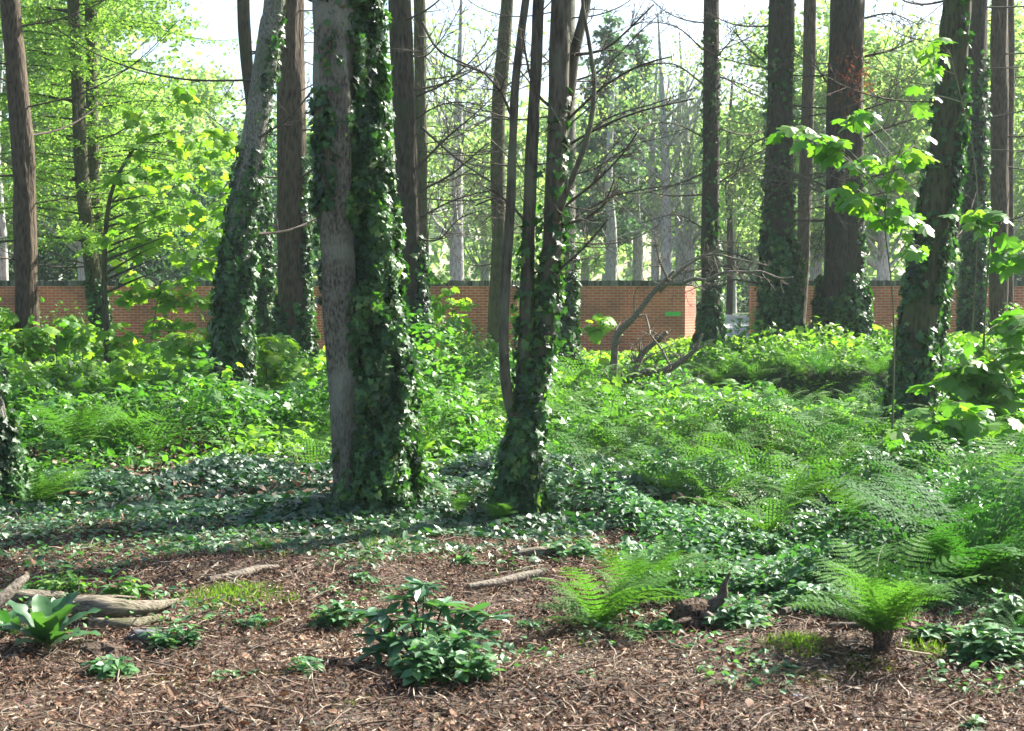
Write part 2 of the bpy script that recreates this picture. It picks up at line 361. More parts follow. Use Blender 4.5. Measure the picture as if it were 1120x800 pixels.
# ------------------------------------------------------------------ ground
def build_ground():
    ys = np.concatenate([np.linspace(-12, 4, 20), np.linspace(4.08, 14, 124), np.linspace(14.15, 46, 210), np.linspace(46.5, 90, 60), np.geomspace(93, 1400, 40)])
    xs = np.concatenate([-np.geomspace(14.4, 900, 40)[::-1], np.linspace(-14, 14, 260), np.geomspace(14.4, 900, 40)])
    X, Y = np.meshgrid(xs, ys); Z = H(X, Y)
    Z = Z + np.where((Y > 4) & (Y < 14) & (abs(X) < 14), (vnoise(X * 7, Y * 7, 0, 21) - .5) * .03 + (vnoise(X * 3, Y * 3, 0, 22) - .5) * .03, 0)
    V = np.stack([X, Y, Z], -1).reshape(-1, 3); nx = len(xs); i = np.arange(len(ys) - 1)[:, None] * nx; j = np.arange(nx - 1)[None]
    Fq = np.stack([i + j, i + j + 1, i + nx + j + 1, i + nx + j], -1).reshape(-1, 4)
    b = Buf(); b.add(V, Fq); tag(b.obj('ground', M['soil']), kind='structure')
    # gravel drive seen through the gap in the wall
    xs = np.linspace(3.0, 12.5, 24); ys = np.linspace(43.2, 61, 50); X, Y = np.meshgrid(xs, ys)
    X = X + (Y - 43) * .22
    Z = H(X, Y) + .05; V = np.stack([X, Y, Z], -1).reshape(-1, 3); nx = len(xs); i = np.arange(len(ys) - 1)[:, None] * nx; j = np.arange(nx - 1)[None]
    Fq = np.stack([i + j, i + j + 1, i + nx + j + 1, i + nx + j], -1).reshape(-1, 4)
    b = Buf(); b.add(V, Fq); tag(b.obj('gravel_drive', M['gravel']), kind='structure')
build_ground()

# ------------------------------------------------------------------ brick wall
def box(buf, a, b, tint=.5, mat=0):
    a = np.array(a, float); b = np.array(b, float)
    v = np.array([[(a, b)[i][0], (a, b)[j][1], (a, b)[k][2]] for k in (0, 1) for j in (0, 1) for i in (0, 1)])
    f = [(0, 2, 3, 1), (4, 5, 7, 6), (0, 1, 5, 4), (2, 6, 7, 3), (0, 4, 6, 2), (1, 3, 7, 5)]
    buf.add(v, f, tint, mat)
WY = 42.0
WTOP = at(560, 313, WY)[2]; WCOP = at(560, 307, WY)[2]
def wall_piece(x0, x1, label, splay=0):
    root = thing('brick_wall', label, 'wall', (x0, WY, 0))
    L_ = x1 - x0; th = .33
    b = Buf()
    if splay > 0:      # right end turns away at an angle
        s = splay
        out = [(0, 0), (L_, 0), (L_ + .38, .55 * s), (L_ + .1, .75 * s), (L_ - .15, th), (0, th)]
    else: out = [(0, 0), (L_, 0), (L_, th), (0, th)]
    n = len(out); v = [(x, y, -.4) for x, y in out] + [(x, y, WTOP) for x, y in out]
    f4 = [(i, (i + 1) % n, n + (i + 1) % n, n + i) for i in range(n)]
    b.add(v, f4)
    c = np.array(v); b2 = np.array([np.mean([p[0] for p in out]), th * .5, WTOP])
    b.add(np.vstack([c[n:], b2]), [(i, (i + 1) % n, n) for i in range(n)])
    b.obj('wall_body', M['brick'], root, smooth=False)
    c = Buf(); x = -.01
    while x < L_:
        box(c, (x, -.02 + rng.normal() * .003, WTOP + .002), (x + .066, th + .02, WCOP + rng.normal() * .004), rng.random()); x += .076
    c.obj('coping', M['coping'], root, smooth=False)
    return root
xe = at(749, 380, WY)[0]; xr = at(821, 380, WY)[0]
wl = wall_piece(-26, xe, 'long brick garden wall left of the gap, with a small green sign')
wall_piece(xr, 27, 'brick garden wall right of the gap behind the dark trunks')
# pier returning at the gap end (sun catches its splayed side)
def pier():
    root = thing('gate_pier', 'sunlit angled brick end of the wall beside the gap', 'pier', (xe + .003, WY - .0, 0))
    b = Buf(); out = [(0, 0), (.40, .85), (.40, 1.1), (0, 1.1)]
    n = 4; v = [(x, y, -.4) for x, y in out] + [(x, y, WTOP) for x, y in out]
    b.add(v, [(i, (i + 1) % n, n + (i + 1) % n, n + i) for i in range(n)] + [(4, 5, 6, 7)])
    b.obj('pier_body', M['brick'], root, smooth=False)
pier()
sg = at(736, 343.5, WY - .03)
b = Buf(); w, h = 17 * PX(WY) / 2, 4.6 * PX(WY) / 2
box(b, (-w, -.006, -h), (w, .006, h)); sgr = thing('wall_sign', 'small plain green plate fixed to the brick wall near the gap', 'sign', (sg[0], WY - .018, sg[2]))
b.obj('plate', M['sign'], sgr, False)
for s in (-1, 1):
    b = Buf(); tube(b, [(s * w * .85, -.012, 0), (s * w * .85, .01, 0)], [.008, .008], 8); b.obj('screw', M['metal'], sgr)

# ------------------------------------------------------------------ trees
def twigs(buf, P, Rr, n, ln, depth=1, mat=0, up=.25, seg=4, tt=.5, r0=.5, rmin=.0035):
    """side twigs along a limb"""
    P, Rr = resample(P, Rr, .15); m = len(P)
    if m < 4: return
    T = norm(np.gradient(P, axis=0))
    for k in range(n):
        i = int(m * (.15 + .82 * (k + rng.random()) / n)); i = min(i, m - 2)
        d = T[i]; s = norm(np.cross(d, rng.normal(size=3)))
        dr = norm(d * (.5 + .5 * rng.random()) + s * (.8) + np.array([0, 0, up * rng.normal()]))
        l = ln * (.35 + .9 * rng.random()) * (1 - .5 * i / m)
        q = [P[i]]; dd = dr
        for a in range(4):
            dd = norm(dd + rng.normal(size=3) * .16 + np.array([0, 0, .07])); q.append(q[-1] + dd * l / 4)
        r = max(Rr[i] * r0, rmin); rr = np.linspace(r, rmin * .5, 5)
        tube(buf, q, rr, seg, mat=mat, tint=tt, cap=False)
        if depth > 1: twigs(buf, q, rr, max(2, int(n * .35)), l * .45, depth - 1, mat, up, 3, tt)
def limb(parent, origin, P, r, name='branch', mat='dead_dark', nt=8, ln=.5, depth=2, tip=.004, rk=1.3, rmin=.004):
    b = Buf(); P = np.asarray(P, float) - origin
    rr = np.linspace(r, tip, len(P)); rr = rr * rk; tube(b, P, rr, 6, step=.1, rough=.25, cap=False)
    twigs(b, P, rr, nt, ln, depth, rmin=rmin)
    return b.obj(name, M[mat], parent)
def ivy_on(buf, C, Rr, z0, z1, a0, aw, dens, thick, size, tpl=T_IVY, fade=.5, patch=.35, seed=1, z_wide=None):
    """C,Rr trunk axis samples (local).  a0 / aw centre and half width of the covered angle, 0 = towards the camera, 90 = right"""
    zs = C[:, 2]; z0 = max(z0, zs[0]); z1 = min(z1, zs[-1])
    rm = float(np.interp((z0 + z1) / 2, zs, Rr))
    n = int(dens * (z1 - z0) * (rm + thick) * 2 * R(aw))
    z = z0 + (z1 - z0) * rng.random(n) ** (1.15)
    a = R(a0) + R(aw) * (rng.random(n) * 2 - 1) * (1 if z_wide is None else np.interp(z, *z_wide))
    cx = np.interp(z, zs, C[:, 0]); cyy = np.interp(z, zs, C[:, 1]); r = np.interp(z, zs, Rr)
    nz = vnoise(a * 2.2, z * 1.6, 0, seed) * .65 + vnoise(a * 5, z * 4, 0, seed + 1) * .35
    edge = 1 - np.clip((z - (z1 - fade * (z1 - z0))) / (fade * (z1 - z0) + 1e-6), 0, 1) * .8
    keep = nz < (1 - patch) * edge + .12
    z, a, cx, cyy, r, nz = (q[keep] for q in (z, a, cx, cyy, r, nz)); n = len(z)
    cl = vnoise(a * 3.2, z * 4.5 / max(1, size / .075), 0, seed + 3); t = .7 * thick * (.02 + .98 * rng.random(n) ** .7) * (.1 + 1.9 * cl)
    t = t * (1 + .4 * np.exp(-(z - z0) / .3))
    d = np.stack([np.sin(a), -np.cos(a), 0 * a], -1)
    pos = np.stack([cx, cyy, z], -1) + d * (r + t)[:, None]
    N = d + rng.normal(size=(n, 3)) * .6 + np.array([0, 0, .45])
    D = np.array([0, 0, -1.]) + rng.normal(size=(n, 3)) * .6
    leaves(buf, tpl, pos, N, D, size * (.45 + .95 * rng.random(n)), np.clip(rng.random(n) * .6 + (rng.random(n) < .08) * .5 + .7 * (cl - .45), 0, 1))  # leaves sunk between clumps tinted darker, shade painted into the gaps
def vines(buf, C, Rr, z0, z1, a0, aw, n, r=.012, mat=1):
    zs = C[:, 2]
    for k in range(n):
        a = R(a0 + aw * (rng.random() * 2 - 1)); zz = np.linspace(z0, z0 + (z1 - z0) * (.5 + .5 * rng.random()), 14); q = []
        for z in zz:
            a += rng.normal() * .06; rr = np.interp(z, zs, Rr) + r * .6
            q.append((np.interp(z, zs, C[:, 0]) + math.sin(a) * rr, np.interp(z, zs, C[:, 1]) - math.cos(a) * rr, z))
        tube(buf, q, np.linspace(r, r * .5, 14), 5, step=.08, rough=.3, mat=mat, cap=False)

# unseen crowns high above the frame, added for dappled shade: shared meshes
def shade_canopy_mesh(name, seed, rad=2.6, h=7.0, n=1500, size=.15, mat='larch'):
    r = np.random.default_rng(seed); b = Buf()
    nb = 34; pos = []; D = []
    for k in range(nb):
        z = h * (k + r.random()) / nb; l = rad * (1 - z / h * .75) * (.6 + .5 * r.random()); a = r.random() * 6.283
        p0 = np.array([0, 0, z]); d = np.array([math.cos(a), math.sin(a), -.1 + .3 * r.random()]); q = [p0, p0 + d * l * .5, p0 + d * l + np.array([0, 0, .1 * l])]
        tube(b, q, [.035, .02, .006], 4, mat=1, cap=False)
        m = int(n / nb); t = r.random(m) ** .7; P = p0 + d * l * t[:, None] + r.normal(size=(m, 3)) * np.array([.28, .28, .12])
        pos.append(P); D.append(np.tile(d, (m, 1)) + r.normal(size=(m, 3)) * .6)
    pos = np.concatenate(pos); D = np.concatenate(D)
    leaves(b, T_DIAM, pos, np.array([0, 0, 1.]) + r.normal(size=pos.shape) * .5, D, size * (.5 + r.random(len(pos))), r.random(len(pos)))
    return b.mesh(name, [M[mat], M['bark_dark']])
CAN = [shade_canopy_mesh('crown', s) for s in (1, 2, 3)]
trees = {}
def tree(key, name, label, pts, barkm, top=15.0, ivy=(), heroes=(), auto=0, group=None, rough=.22, ridges=0, canopy=True, flare=1.3, base_z=None, seg=22, topr=.5, cscale=1.0, vine=0, auto_z=(2.2, 7), auto_len=2.1):
    """pts: list of (u, v, width_px) bottom first, all at depth Y given in key tuple"""
    Y = pts[0][3]
    W = [at(u, v, Yy) for u, v, w, Yy in pts]; rr = [w * .455 * PX(Yy) for u, v, w, Yy in pts]
    bx, by = W[0][0], W[0][1]; bz = hz(bx, by)
    if W[0][2] > bz + .05:      # base hidden by plants: carry it on down to the ground
        sl = (W[1] - W[0]) / (W[1][2] - W[0][2]); bot = W[0] - sl * (W[0][2] - bz); W.insert(0, bot); rr.insert(0, rr[0] * 1.08)
    W[0][2] = hz(W[0][0], W[0][1]); org = W[0].copy()
    W.insert(0, W[0] + np.array([0, 0, -.3])); rr[0] *= flare if rr[0] < rr[1] * 1.3 else 1; rr.insert(0, rr[0] * 1.15)
    vis = W[-1].copy(); visr = rr[-1]
    if top > vis[2] + .5:
        sl = W[-1] - W[-2]; sl = sl / sl[2]; sl[:2] *= .55
        k = top - vis[2]; W.append(vis + sl * k * .5); rr.append(visr * (1 + topr) / 2); W.append(vis + sl * k * .55 + np.array([0, 0, k * .45])); rr.append(visr * topr * .5)
    root = thing(name, label, 'tree', org, group=group)
    P = np.array(W) - org; C, Rs = resample(P, rr, .09)
    b = Buf(); tube(b, C, Rs, seg, rough=rough, seed=int(abs(bx) * 10), ridges=ridges, cap=True)
    b.obj('trunk', M[barkm], root)
    if ivy:
        ib = Buf()
        for k, I in enumerate(ivy):
            v0, v1, a0, aw, dens, thick, size = I[:7]; kw = I[7] if len(I) > 7 else {}
            z0 = max(0, at(560, v0, Y)[2] - org[2]) if v0 is not None else 0
            z1 = at(560, v1, Y)[2] - org[2]
            ivy_on(ib, C, Rs, z0, z1, a0, aw, dens, thick, size, seed=k * 7 + int(abs(bx) * 13), **kw)
        if vine: vines(ib, C, Rs, 0.0, P[-1][2] * .35, 20, 120, vine)
        ib.obj('ivy', [M['ivy'], M['dead_dark']], root, smooth=False)
    for hp in heroes:
        opts = hp[1] if isinstance(hp[1], dict) else {}; q = hp[0] if opts or isinstance(hp[0], list) else hp
        Yb = opts.get('Y', Y); dy = opts.get('dy', -.6)
        Q = [at(u, v, Yb + dy * i / (len(q) - 1)) for i, (u, v) in enumerate(q)]
        limb(root, org, Q, opts.get('r', .016), nt=opts.get('nt', 20), ln=opts.get('ln', .85), mat=opts.get('mat', 'dead_dark'), depth=opts.get('d', 2))
    for k in range(auto):
        z = auto_z[0] + (auto_z[1] - auto_z[0]) * (k + rng.random()) / auto; a = rng.random() * 2 * math.pi
        if abs(math.cos(a)) < .35: a += .9
        c = np.array([np.interp(z, C[:, 2], C[:, 0]), np.interp(z, C[:, 2], C[:, 1]), z]); l = auto_len * (.5 + .9 * rng.random())
        d = np.array([math.cos(a), math.sin(a), .05 + .35 * rng.random()]); r_ = np.interp(z, C[:, 2], Rs)
        Q = [c, c + d * (r_ + l * .35) - np.array([0, 0, l * .06]), c + d * (r_ + l * .7) - np.array([0, 0, .02 * l]), c + d * (r_ + l) + np.array([0, 0, l * .12])]
        limb(root, np.zeros(3), Q, .008 + .009 * rng.random(), nt=10, ln=.65, depth=2)
    if canopy and key in ('right_b', 'brown', 'right_lean', 'left_mid', 'right_d', 'mid_b', 'right_thin'):  # unseen crowns only on trees picked for where their shade falls
        o = link('crown', CAN[len(trees) % 3], root); o.location = (P[-1][0] * .9, P[-1][1] * .9, max(P[-1][2] - 7.5 * cscale, 8 if Y > 16 else 6.5))
        o.scale = (cscale, cscale, cscale); o.rotation_euler = (0, 0, rng.random() * 6)
    trees[key] = (root, org, C, Rs)
    return root

def px(Y, *pp): return [(u, v, w, Y) for u, v, w in pp]
IV = dict
# the big twin-stemmed ivy tree in the foreground
tree('main', 'ivy_clad_tree', 'big grey trunk in front, its right side thick with ivy',
     px(10.9, (382, 574, 40), (378, 490, 37), (375, 400, 38), (370, 300, 38), (368, 200, 42), (366, 100, 46), (362, 0, 47), (360, -60, 46)), 'bark_grey', 13,
     ivy=[(None, 545, 0, 180, 2600, .06, .052, dict(patch=.1, fade=.8)),
          (230, 90, -55, 55, 1300, .07, .055, dict(patch=.35, fade=.3)),
          (330, 150, -85, 25, 800, .05, .052, dict(patch=.45)),
          (140, -60, 20, 50, 500, .05, .06, dict(patch=.5))], auto=0, ridges=5, seg=48, cscale=.9, flare=1.0, rough=.4)
tree('main2', 'ivy_clad_tree', 'stem buried in dark ivy, fused to the big grey trunk in front',
     [(414, 576, 52, 11.05), (413, 480, 48, 11.05), (412, 400, 50, 11.05), (404, 300, 44, 11.05), (398, 200, 38, 11.05), (390, 100, 30, 11.05), (386, 0, 26, 11.05), (384, -60, 24, 11.05)], 'bark_dark', 12,
     ivy=[(None, -60, 15, 110, 3900, .15, .054, dict(patch=.02, fade=.05)),
          (None, 380, 30, 120, 3000, .17, .052, dict(patch=.0, fade=.4)),
          (None, 520, 20, 150, 3000, .18, .05, dict(patch=.05, fade=.8))], auto=0, vine=9, seg=28, canopy=False, flare=1.0)
# leaning pale tree left of it
tree('lean', 'ivy_clad_tree', 'pale grey leaning trunk wrapped in ivy, left of the big front trunk',
     px(18.4, (256, 460, 38), (255, 400, 38), (255, 350, 36), (260, 280, 32), (266, 220, 31), (277, 160, 30), (287, 90, 28), (296, 30, 26), (303, -30, 25)), 'bark_pale', 14,
     ivy=[(None, 250, 0, 180, 1100, .09, .085, dict(patch=.12, fade=.35)), (300, 120, 30, 120, 600, .05, .075, dict(patch=.45)), (140, -30, 70, 60, 350, .04, .07, dict(patch=.5))], heroes=[], auto=6, seg=26)
tree('brown', 'conifer_tree', 'straight reddish brown trunk between the leaning tree and the big front trunk',
     px(26, (322, 385, 40), (320, 300, 36), (319, 200, 35), (318, 100, 33), (317, -30, 31)), 'bark_brown', 17,
     ivy=[(None, 320, 30, 150, 800, .10, .09, dict(patch=.15, fade=.6)), (385, 150, 85, 38, 900, .10, .09, dict(patch=.2, fade=.4))], auto=12, ridges=7, seg=30)
tree('thin_back', 'conifer_tree', 'thin dark trunk crossing behind the top of the leaning tree',
     px(30, (285, 350, 24), (286, 300, 21), (284, 220, 16), (277, 130, 15), (269, 60, 15), (265, -30, 14)), 'bark_dark', 16,
     ivy=[(None, 200, 0, 170, 700, .10, .10, dict(patch=.1, fade=.4))], auto=9)
tree('left_mid', 'conifer_tree', 'bare grey brown trunk nearest the left edge, without ivy',
     px(24, (30, 360, 28), (28, 260, 27), (25, 170, 26), (18, 80, 24), (11, 0, 22), (8, -40, 22)), 'bark_brown', 16, auto=11, ridges=6)
tree('left_edge', 'ivy_clad_tree', 'ivy covered trunk cut off by the left edge, near the front',
     px(11.3, (4, 575, 46), (-4, 520, 40), (-12, 450, 36), (-22, 350, 30), (-36, 200, 28), (-50, 50, 26)), 'bark_pale', 11,
     ivy=[(None, 430, 0, 180, 2200, .09, .06, dict(patch=.0, fade=.4)), (430, 330, 40, 90, 800, .05, .06, dict(patch=.3))], canopy=True, cscale=.7)
tree('larch_a', 'larch_tree', 'slim larch trunk with ivy at its foot, in lime foliage on the left',
     px(31, (108, 350, 20), (98, 270, 18), (90, 200, 17), (86, 120, 15), (82, 40, 14), (79, -30, 14)), 'bark_moss', 15,
     ivy=[(None, 290, 60, 110, 500, .08, .1, dict(patch=.2))], auto=9, canopy=False)
tree('larch_b', 'larch_tree', 'upright larch trunk with moss, second of the pair in lime foliage',
     px(33, (112, 345, 17), (104, 250, 16), (101, 150, 15), (100, 50, 14), (99, -30, 14)), 'bark_moss', 16, auto=9, canopy=False)
tree('mid_a', 'conifer_tree', 'dark mossy trunk with ivy at its foot, just right of the big front trunk',
     px(24, (452, 385, 34), (451, 320, 32), (448, 250, 29), (445, 180, 28), (441, 100, 28), (437, 0, 27), (436, -40, 27)), 'bark_dark', 17,
     ivy=[(None, 300, 30, 140, 900, .12, .09, dict(patch=.1, fade=.5)), (385, 225, 75, 55, 500, .08, .09, dict(patch=.3))],
     heroes=[([(455, 185), (490, 150), (525, 120), (552, 92)], dict(r=.018)), ([(458, 210), (495, 190), (530, 160), (548, 150)], dict(r=.016)),
             ([(456, 105), (485, 92), (520, 62), (545, 25)], dict(r=.016)), ([(462, 25), (480, 55), (520, 75), (548, 88)], dict(r=.02, dy=-1.2)),
             ([(462, 140), (478, 155), (505, 178), (540, 200), (556, 205)], dict(r=.02, dy=-1.4, nt=6)), ([(456, 240), (490, 222), (520, 212), (545, 208)], dict(r=.014)),
             ([(456, 262), (480, 262), (505, 238), (548, 225)], dict(r=.014)), ([(446, 60), (465, 62), (485, 40), (505, 5)], dict(r=.014)),
             ([(455, 130), (475, 118), (500, 112), (545, 118)], dict(r=.014))], auto=6, ridges=6)
tree('mid_b', 'conifer_tree', 'narrow brown green trunk half hidden behind the dark mossy one',
     px(33, (462, 370, 17), (461, 250, 15), (460, 120, 15), (459, -30, 14)), 'bark_moss', 17, auto=12)
tree('mid_c', 'conifer_tree', 'slightly curved olive brown trunk standing right in front of the brick wall',
     px(34, (541, 388, 22), (544, 330, 20), (546, 260, 18), (544, 190, 18), (546, 110, 17), (552, 40, 16), (556, -30, 15)), 'bark_moss', 16,
     heroes=[([(540, 200), (515, 190), (490, 200), (470, 215)], dict(r=.016)), ([(552, 95), (575, 80), (600, 55), (610, 30)], dict(r=.016))], auto=9, seg=18)
# the slender multi stemmed tree
S = thing('multi_stem_tree', 'slender grey tree with several stems from one ivy covered foot', 'tree', ground(566, 566))
so = np.array(S.location)
Ys = float(so[1])
def stem(pp, r, name='stem', mat='bark_stem', nt=0, ln=.6, rough=.3):
    P = [at(u, v, Ys + d) - so for u, v, d in pp]; b = Buf()
    rr = np.interp(np.linspace(0, 1, len(P)), np.linspace(0, 1, len(r)), r)
    C, Rs = resample(P, rr, .07); tube(b, C, Rs, 16, rough=rough, seed=4)
    if nt: twigs(b, P, rr * .35, nt, ln, 2)
    b.obj(name, M[mat], S); return C, Rs
C0, R0 = stem([(566, 578, 0), (568, 530, 0), (574, 480, 0), (584, 430, 0), (596, 360, 0), (603, 280, 0), (607, 190, 0), (611, 90, 0), (616, -60, 0)], [.13, .11, .09, .07, .074, .07, .07, .07, .065], 'trunk')
C1, R1 = stem([(572, 485, 0), (566, 468, -.05), (555, 430, -.1), (551, 380, -.15), (553, 310, -.1), (558, 230, -.1), (561, 150, -.1), (566, 70, -.1), (584, -60, -.1)], [.05, .045, .036, .034, .034, .032, .03, .028, .026], nt=8)
C2, R2 = stem([(570, 500, -.06), (573, 440, -.05), (576, 360, 0), (577, 290, 0), (580, 200, 0), (585, 100, 0), (589, 0, 0), (591, -60, 0)], [.08, .065, .055, .05, .045, .04, .04, .036], nt=6)
C3, R3 = stem([(598, 345, 0), (590, 370, .05), (580, 425, .05), (572, 470, 0)][::-1], [.06, .055, .05], nt=0)
C4, R4 = stem([(604, 255, 0), (616, 218, -.2), (632, 180, -.3), (645, 140, -.4), (650, 95, -.4), (645, 50, -.4), (638, 10, -.4), (634, -50, -.4)], [.028, .022, .018, .016, .014, .012, .01], nt=14)
C5, R5 = stem([(607, 180, .05), (620, 120, .1), (628, 60, .1), (640, 10, .1), (650, -50, .1)], [.045, .04, .035, .03], nt=8)
for q in ([(620, 160), (655, 140), (700, 122), (760, 108)], [(618, 225), (650, 200), (680, 170), (700, 140)], [(612, 245), (640, 240), (660, 225), (672, 196)],
          [(622, 130), (660, 95), (700, 72), (735, 62)], [(626, 60), (660, 55), (690, 30), (715, 5)], [(606, 120), (585, 100), (575, 60), (570, 20)],
          [(580, 250), (560, 225), (548, 215), (520, 225)], [(606, 300), (640, 270), (665, 240)], [(560, 130), (548, 100), (530, 80), (500, 70)]):
    limb(S, so, [at(u, v, Ys - .1 * i) for i, (u, v) in enumerate(q)], .009, nt=9, ln=.34, rmin=.0025)
ib = Buf()
ivy_on(ib, C0, R0, 0, .95, 0, 180, 3600, .055, .065, patch=.0, fade=.6, seed=31)
ivy_on(ib, C0, R0, .3, 2.3, 0, 180, 420, .05, .06, patch=.4, seed=33)
ivy_on(ib, C0, R0, 1.0, 3.4, 50, 120, 330, .04, .055, patch=.4, seed=34)
ivy_on(ib, C2, R2, 0.2, 2.2, -20, 170, 600, .05, .055, patch=.25, seed=35)
vines(ib, C0, R0, 0, 1.6, 0, 160, 4, .012)
ib.obj('ivy', [M['ivy'], M['dead_dark']], S, smooth=False)

tree('sun_edge', 'conifer_tree', 'trunk with a sunlit ivy covered right side behind the multi stemmed tree',
     px(26, (611, 400, 40), (612, 340, 32), (615, 250, 29), (617, 150, 28), (618, 50, 26), (618, -30, 26)), 'bark_pale', 16,
     ivy=[(None, 270, 20, 150, 900, .11, .09, dict(patch=.1, fade=.5)), (280, 60, -20, 70, 260, .05, .08, dict(patch=.5))],
     heroes=[([(626, 165), (665, 130), (720, 112), (765, 95)], dict(r=.018)), ([(626, 240), (670, 215), (720, 205), (765, 200)], dict(r=.016)), ([(626, 90), (660, 75), (700, 35), (730, 8)], dict(r=.016)),
             ([(626, 190), (650, 185), (690, 160), (730, 150)], dict(r=.014)), ([(606, 215), (580, 200), (560, 170)], dict(r=.012))], auto=9)
tree('gap_tree', 'ivy_clad_tree', 'straight trunk with ivy standing in front of the gap in the wall',
     px(31, (776, 392, 27), (777, 330, 23), (777, 250, 21), (778, 150, 20), (778, 60, 19), (778, -30, 18)), 'bark_dark', 17,
     ivy=[(None, 330, 0, 170, 700, .09, .1, dict(patch=.2, fade=.5)), (340, 200, 60, 90, 350, .05, .09, dict(patch=.4)), (200, -30, 0, 160, 90, .04, .08, dict(patch=.4))],
     heroes=[([(769, 92), (735, 70), (690, 76), (640, 92)], dict(r=.016)), ([(769, 190), (730, 205), (690, 212), (640, 205)], dict(r=.016)), ([(786, 84), (810, 92), (835, 104)], dict(r=.014)),
             ([(786, 200), (815, 182), (850, 165)], dict(r=.014)), ([(769, 150), (735, 135), (700, 140), (665, 165)], dict(r=.014)), ([(769, 55), (740, 30), (700, 25), (660, 42)], dict(r=.014)),
             ([(786, 60), (800, 45), (830, 20)], dict(r=.012)), ([(769, 250), (740, 235), (700, 245)], dict(r=.012))], auto=6)
tree('right_a', 'ivy_clad_tree', 'broad trunk on the bank, ivy dense on its lower half, right of the gap',
     px(27, (855, 388, 46), (853, 330, 40), (852, 260, 36), (852, 180, 33), (853, 90, 31), (855, 0, 29), (855, -40, 29)), 'bark_dark', 18,
     ivy=[(None, 250, 0, 175, 900, .13, .09, dict(patch=.08, fade=.5)), (300, -30, 0, 170, 170, .05, .08, dict(patch=.45))],
     heroes=[([(838, 305), (800, 292), (765, 295), (735, 302)], dict(r=.02, nt=14, dy=-2)), ([(838, 312), (800, 306), (770, 312), (745, 322)], dict(r=.016, nt=12, dy=-2)), ([(838, 295), (810, 280), (780, 275), (745, 290)], dict(r=.014, nt=10, dy=-2)),
             ([(838, 150), (815, 165), (800, 200)], dict(r=.012)), ([(868, 190), (895, 205), (915, 222)], dict(r=.014, mat='dead')), ([(868, 195), (900, 190), (925, 200)], dict(r=.014, mat='dead')),
             ([(838, 70), (815, 50), (800, 30)], dict(r=.012)), ([(868, 145), (885, 150), (900, 175)], dict(r=.012))], auto=4, ridges=6)
tree('right_thin', 'conifer_tree', 'narrow trunk with a sunlit edge between the two broad dark trunks',
     px(35, (872, 370, 17), (877, 300, 16), (881, 200, 16), (884, 100, 15), (887, -30, 15)), 'bark_brown', 17, auto=11)
tree('right_b', 'conifer_tree', 'broadest dark trunk on the bank with a tuft of rusty dead needles',
     px(27, (921, 388, 60), (922, 330, 52), (923, 260, 47), (924, 180, 43), (925, 90, 41), (927, 0, 39), (928, -40, 38)), 'bark_dark', 19,
     ivy=[(None, 300, 20, 175, 900, .13, .09, dict(patch=.1, fade=.55)), (300, 110, 80, 45, 260, .05, .08, dict(patch=.4))],
     heroes=[([(946, 62), (975, 55), (1005, 42)], dict(r=.02)), ([(946, 150), (975, 138), (1010, 128), (1040, 126)], dict(r=.02)), ([(946, 195), (985, 185), (1020, 170)], dict(r=.016)),
             ([(946, 120), (970, 112), (1000, 100)], dict(r=.014)), ([(904, 205), (870, 190), (830, 178)], dict(r=.018, mat='dead')), ([(904, 212), (865, 200), (815, 195)], dict(r=.016, mat='dead')),
             ([(904, 90), (890, 70), (870, 55)], dict(r=.014)), ([(946, 215), (980, 208), (1015, 196)], dict(r=.014)), ([(904, 235), (898, 260), (890, 280)], dict(r=.01)), ([(946, 20), (975, 15), (1010, 30)], dict(r=.016))], auto=4, ridges=8, seg=34)
tree('right_lean', 'ivy_clad_tree', 'thick leaning trunk with ivy rising to the right, near the right side',
     px(17.2, (992, 484, 46), (997, 420, 43), (1003, 370, 40), (1012, 300, 38), (1024, 230, 38), (1033, 170, 37), (1039, 100, 35), (1045, 30, 33), (1050, -40, 32)), 'bark_moss', 15,
     ivy=[(None, 330, 20, 170, 700, .07, .085, dict(patch=.3, fade=.5)), (330, 60, 80, 55, 700, .06, .08, dict(patch=.25)), (330, 190, -70, 60, 500, .05, .08, dict(patch=.35)), (200, -40, -20, 90, 150, .04, .07, dict(patch=.4))],
     auto=4, seg=30, ridges=4)
tree('right_lean2', 'ivy_clad_tree', 'short dark ivy stem tucked against the back of the leaning right trunk',
     px(18, (1015, 440, 17), (1017, 400, 16), (1024, 350, 15), (1034, 290, 13), (1046, 240, 10)), 'bark_dark', 0,
     ivy=[(None, 260, 40, 150, 900, .07, .08, dict(patch=.1))], canopy=False)
tree('right_c', 'ivy_clad_tree', 'dark upright ivy trunk just right of the leaning one',
     px(30, (1063, 350, 26), (1065, 280, 24), (1067, 180, 23), (1069, 80, 22), (1070, -30, 22)), 'bark_dark', 17,
     ivy=[(None, 60, 10, 170, 420, .08, .09, dict(patch=.3, fade=.3))], auto=9)
tree('right_d', 'conifer_tree', 'brown straight trunk with a bright sunlit edge, second from the right edge',
     px(31, (1092, 350, 22), (1093, 250, 21), (1093, 130, 20), (1094, -30, 20)), 'bark_brown', 17, auto=9, ridges=6)
tree('right_e', 'conifer_tree', 'thinnest sunlit trunk at the right edge of the picture',
     px(35, (1103, 345, 12), (1103, 200, 12), (1104, 60, 12), (1105, -30, 11)), 'bark_brown', 16, auto=9, canopy=False)
# rusty dead needles on the broad dark trunk
rt, ro, rC, rR = trees['right_b']; b = Buf()
p0 = at(932, 85, 26.6) - ro; n = 260; pos = p0 + rng.normal(size=(n, 3)) * np.array([.24, .12, .26])
leaves(b, T_NEEDLE, pos, rng.normal(size=(n, 3)), rng.normal(size=(n, 3)) + np.array([.3, 0, -.5]), .12, None); b.obj('dead_needles', M['rust'], rt, False)

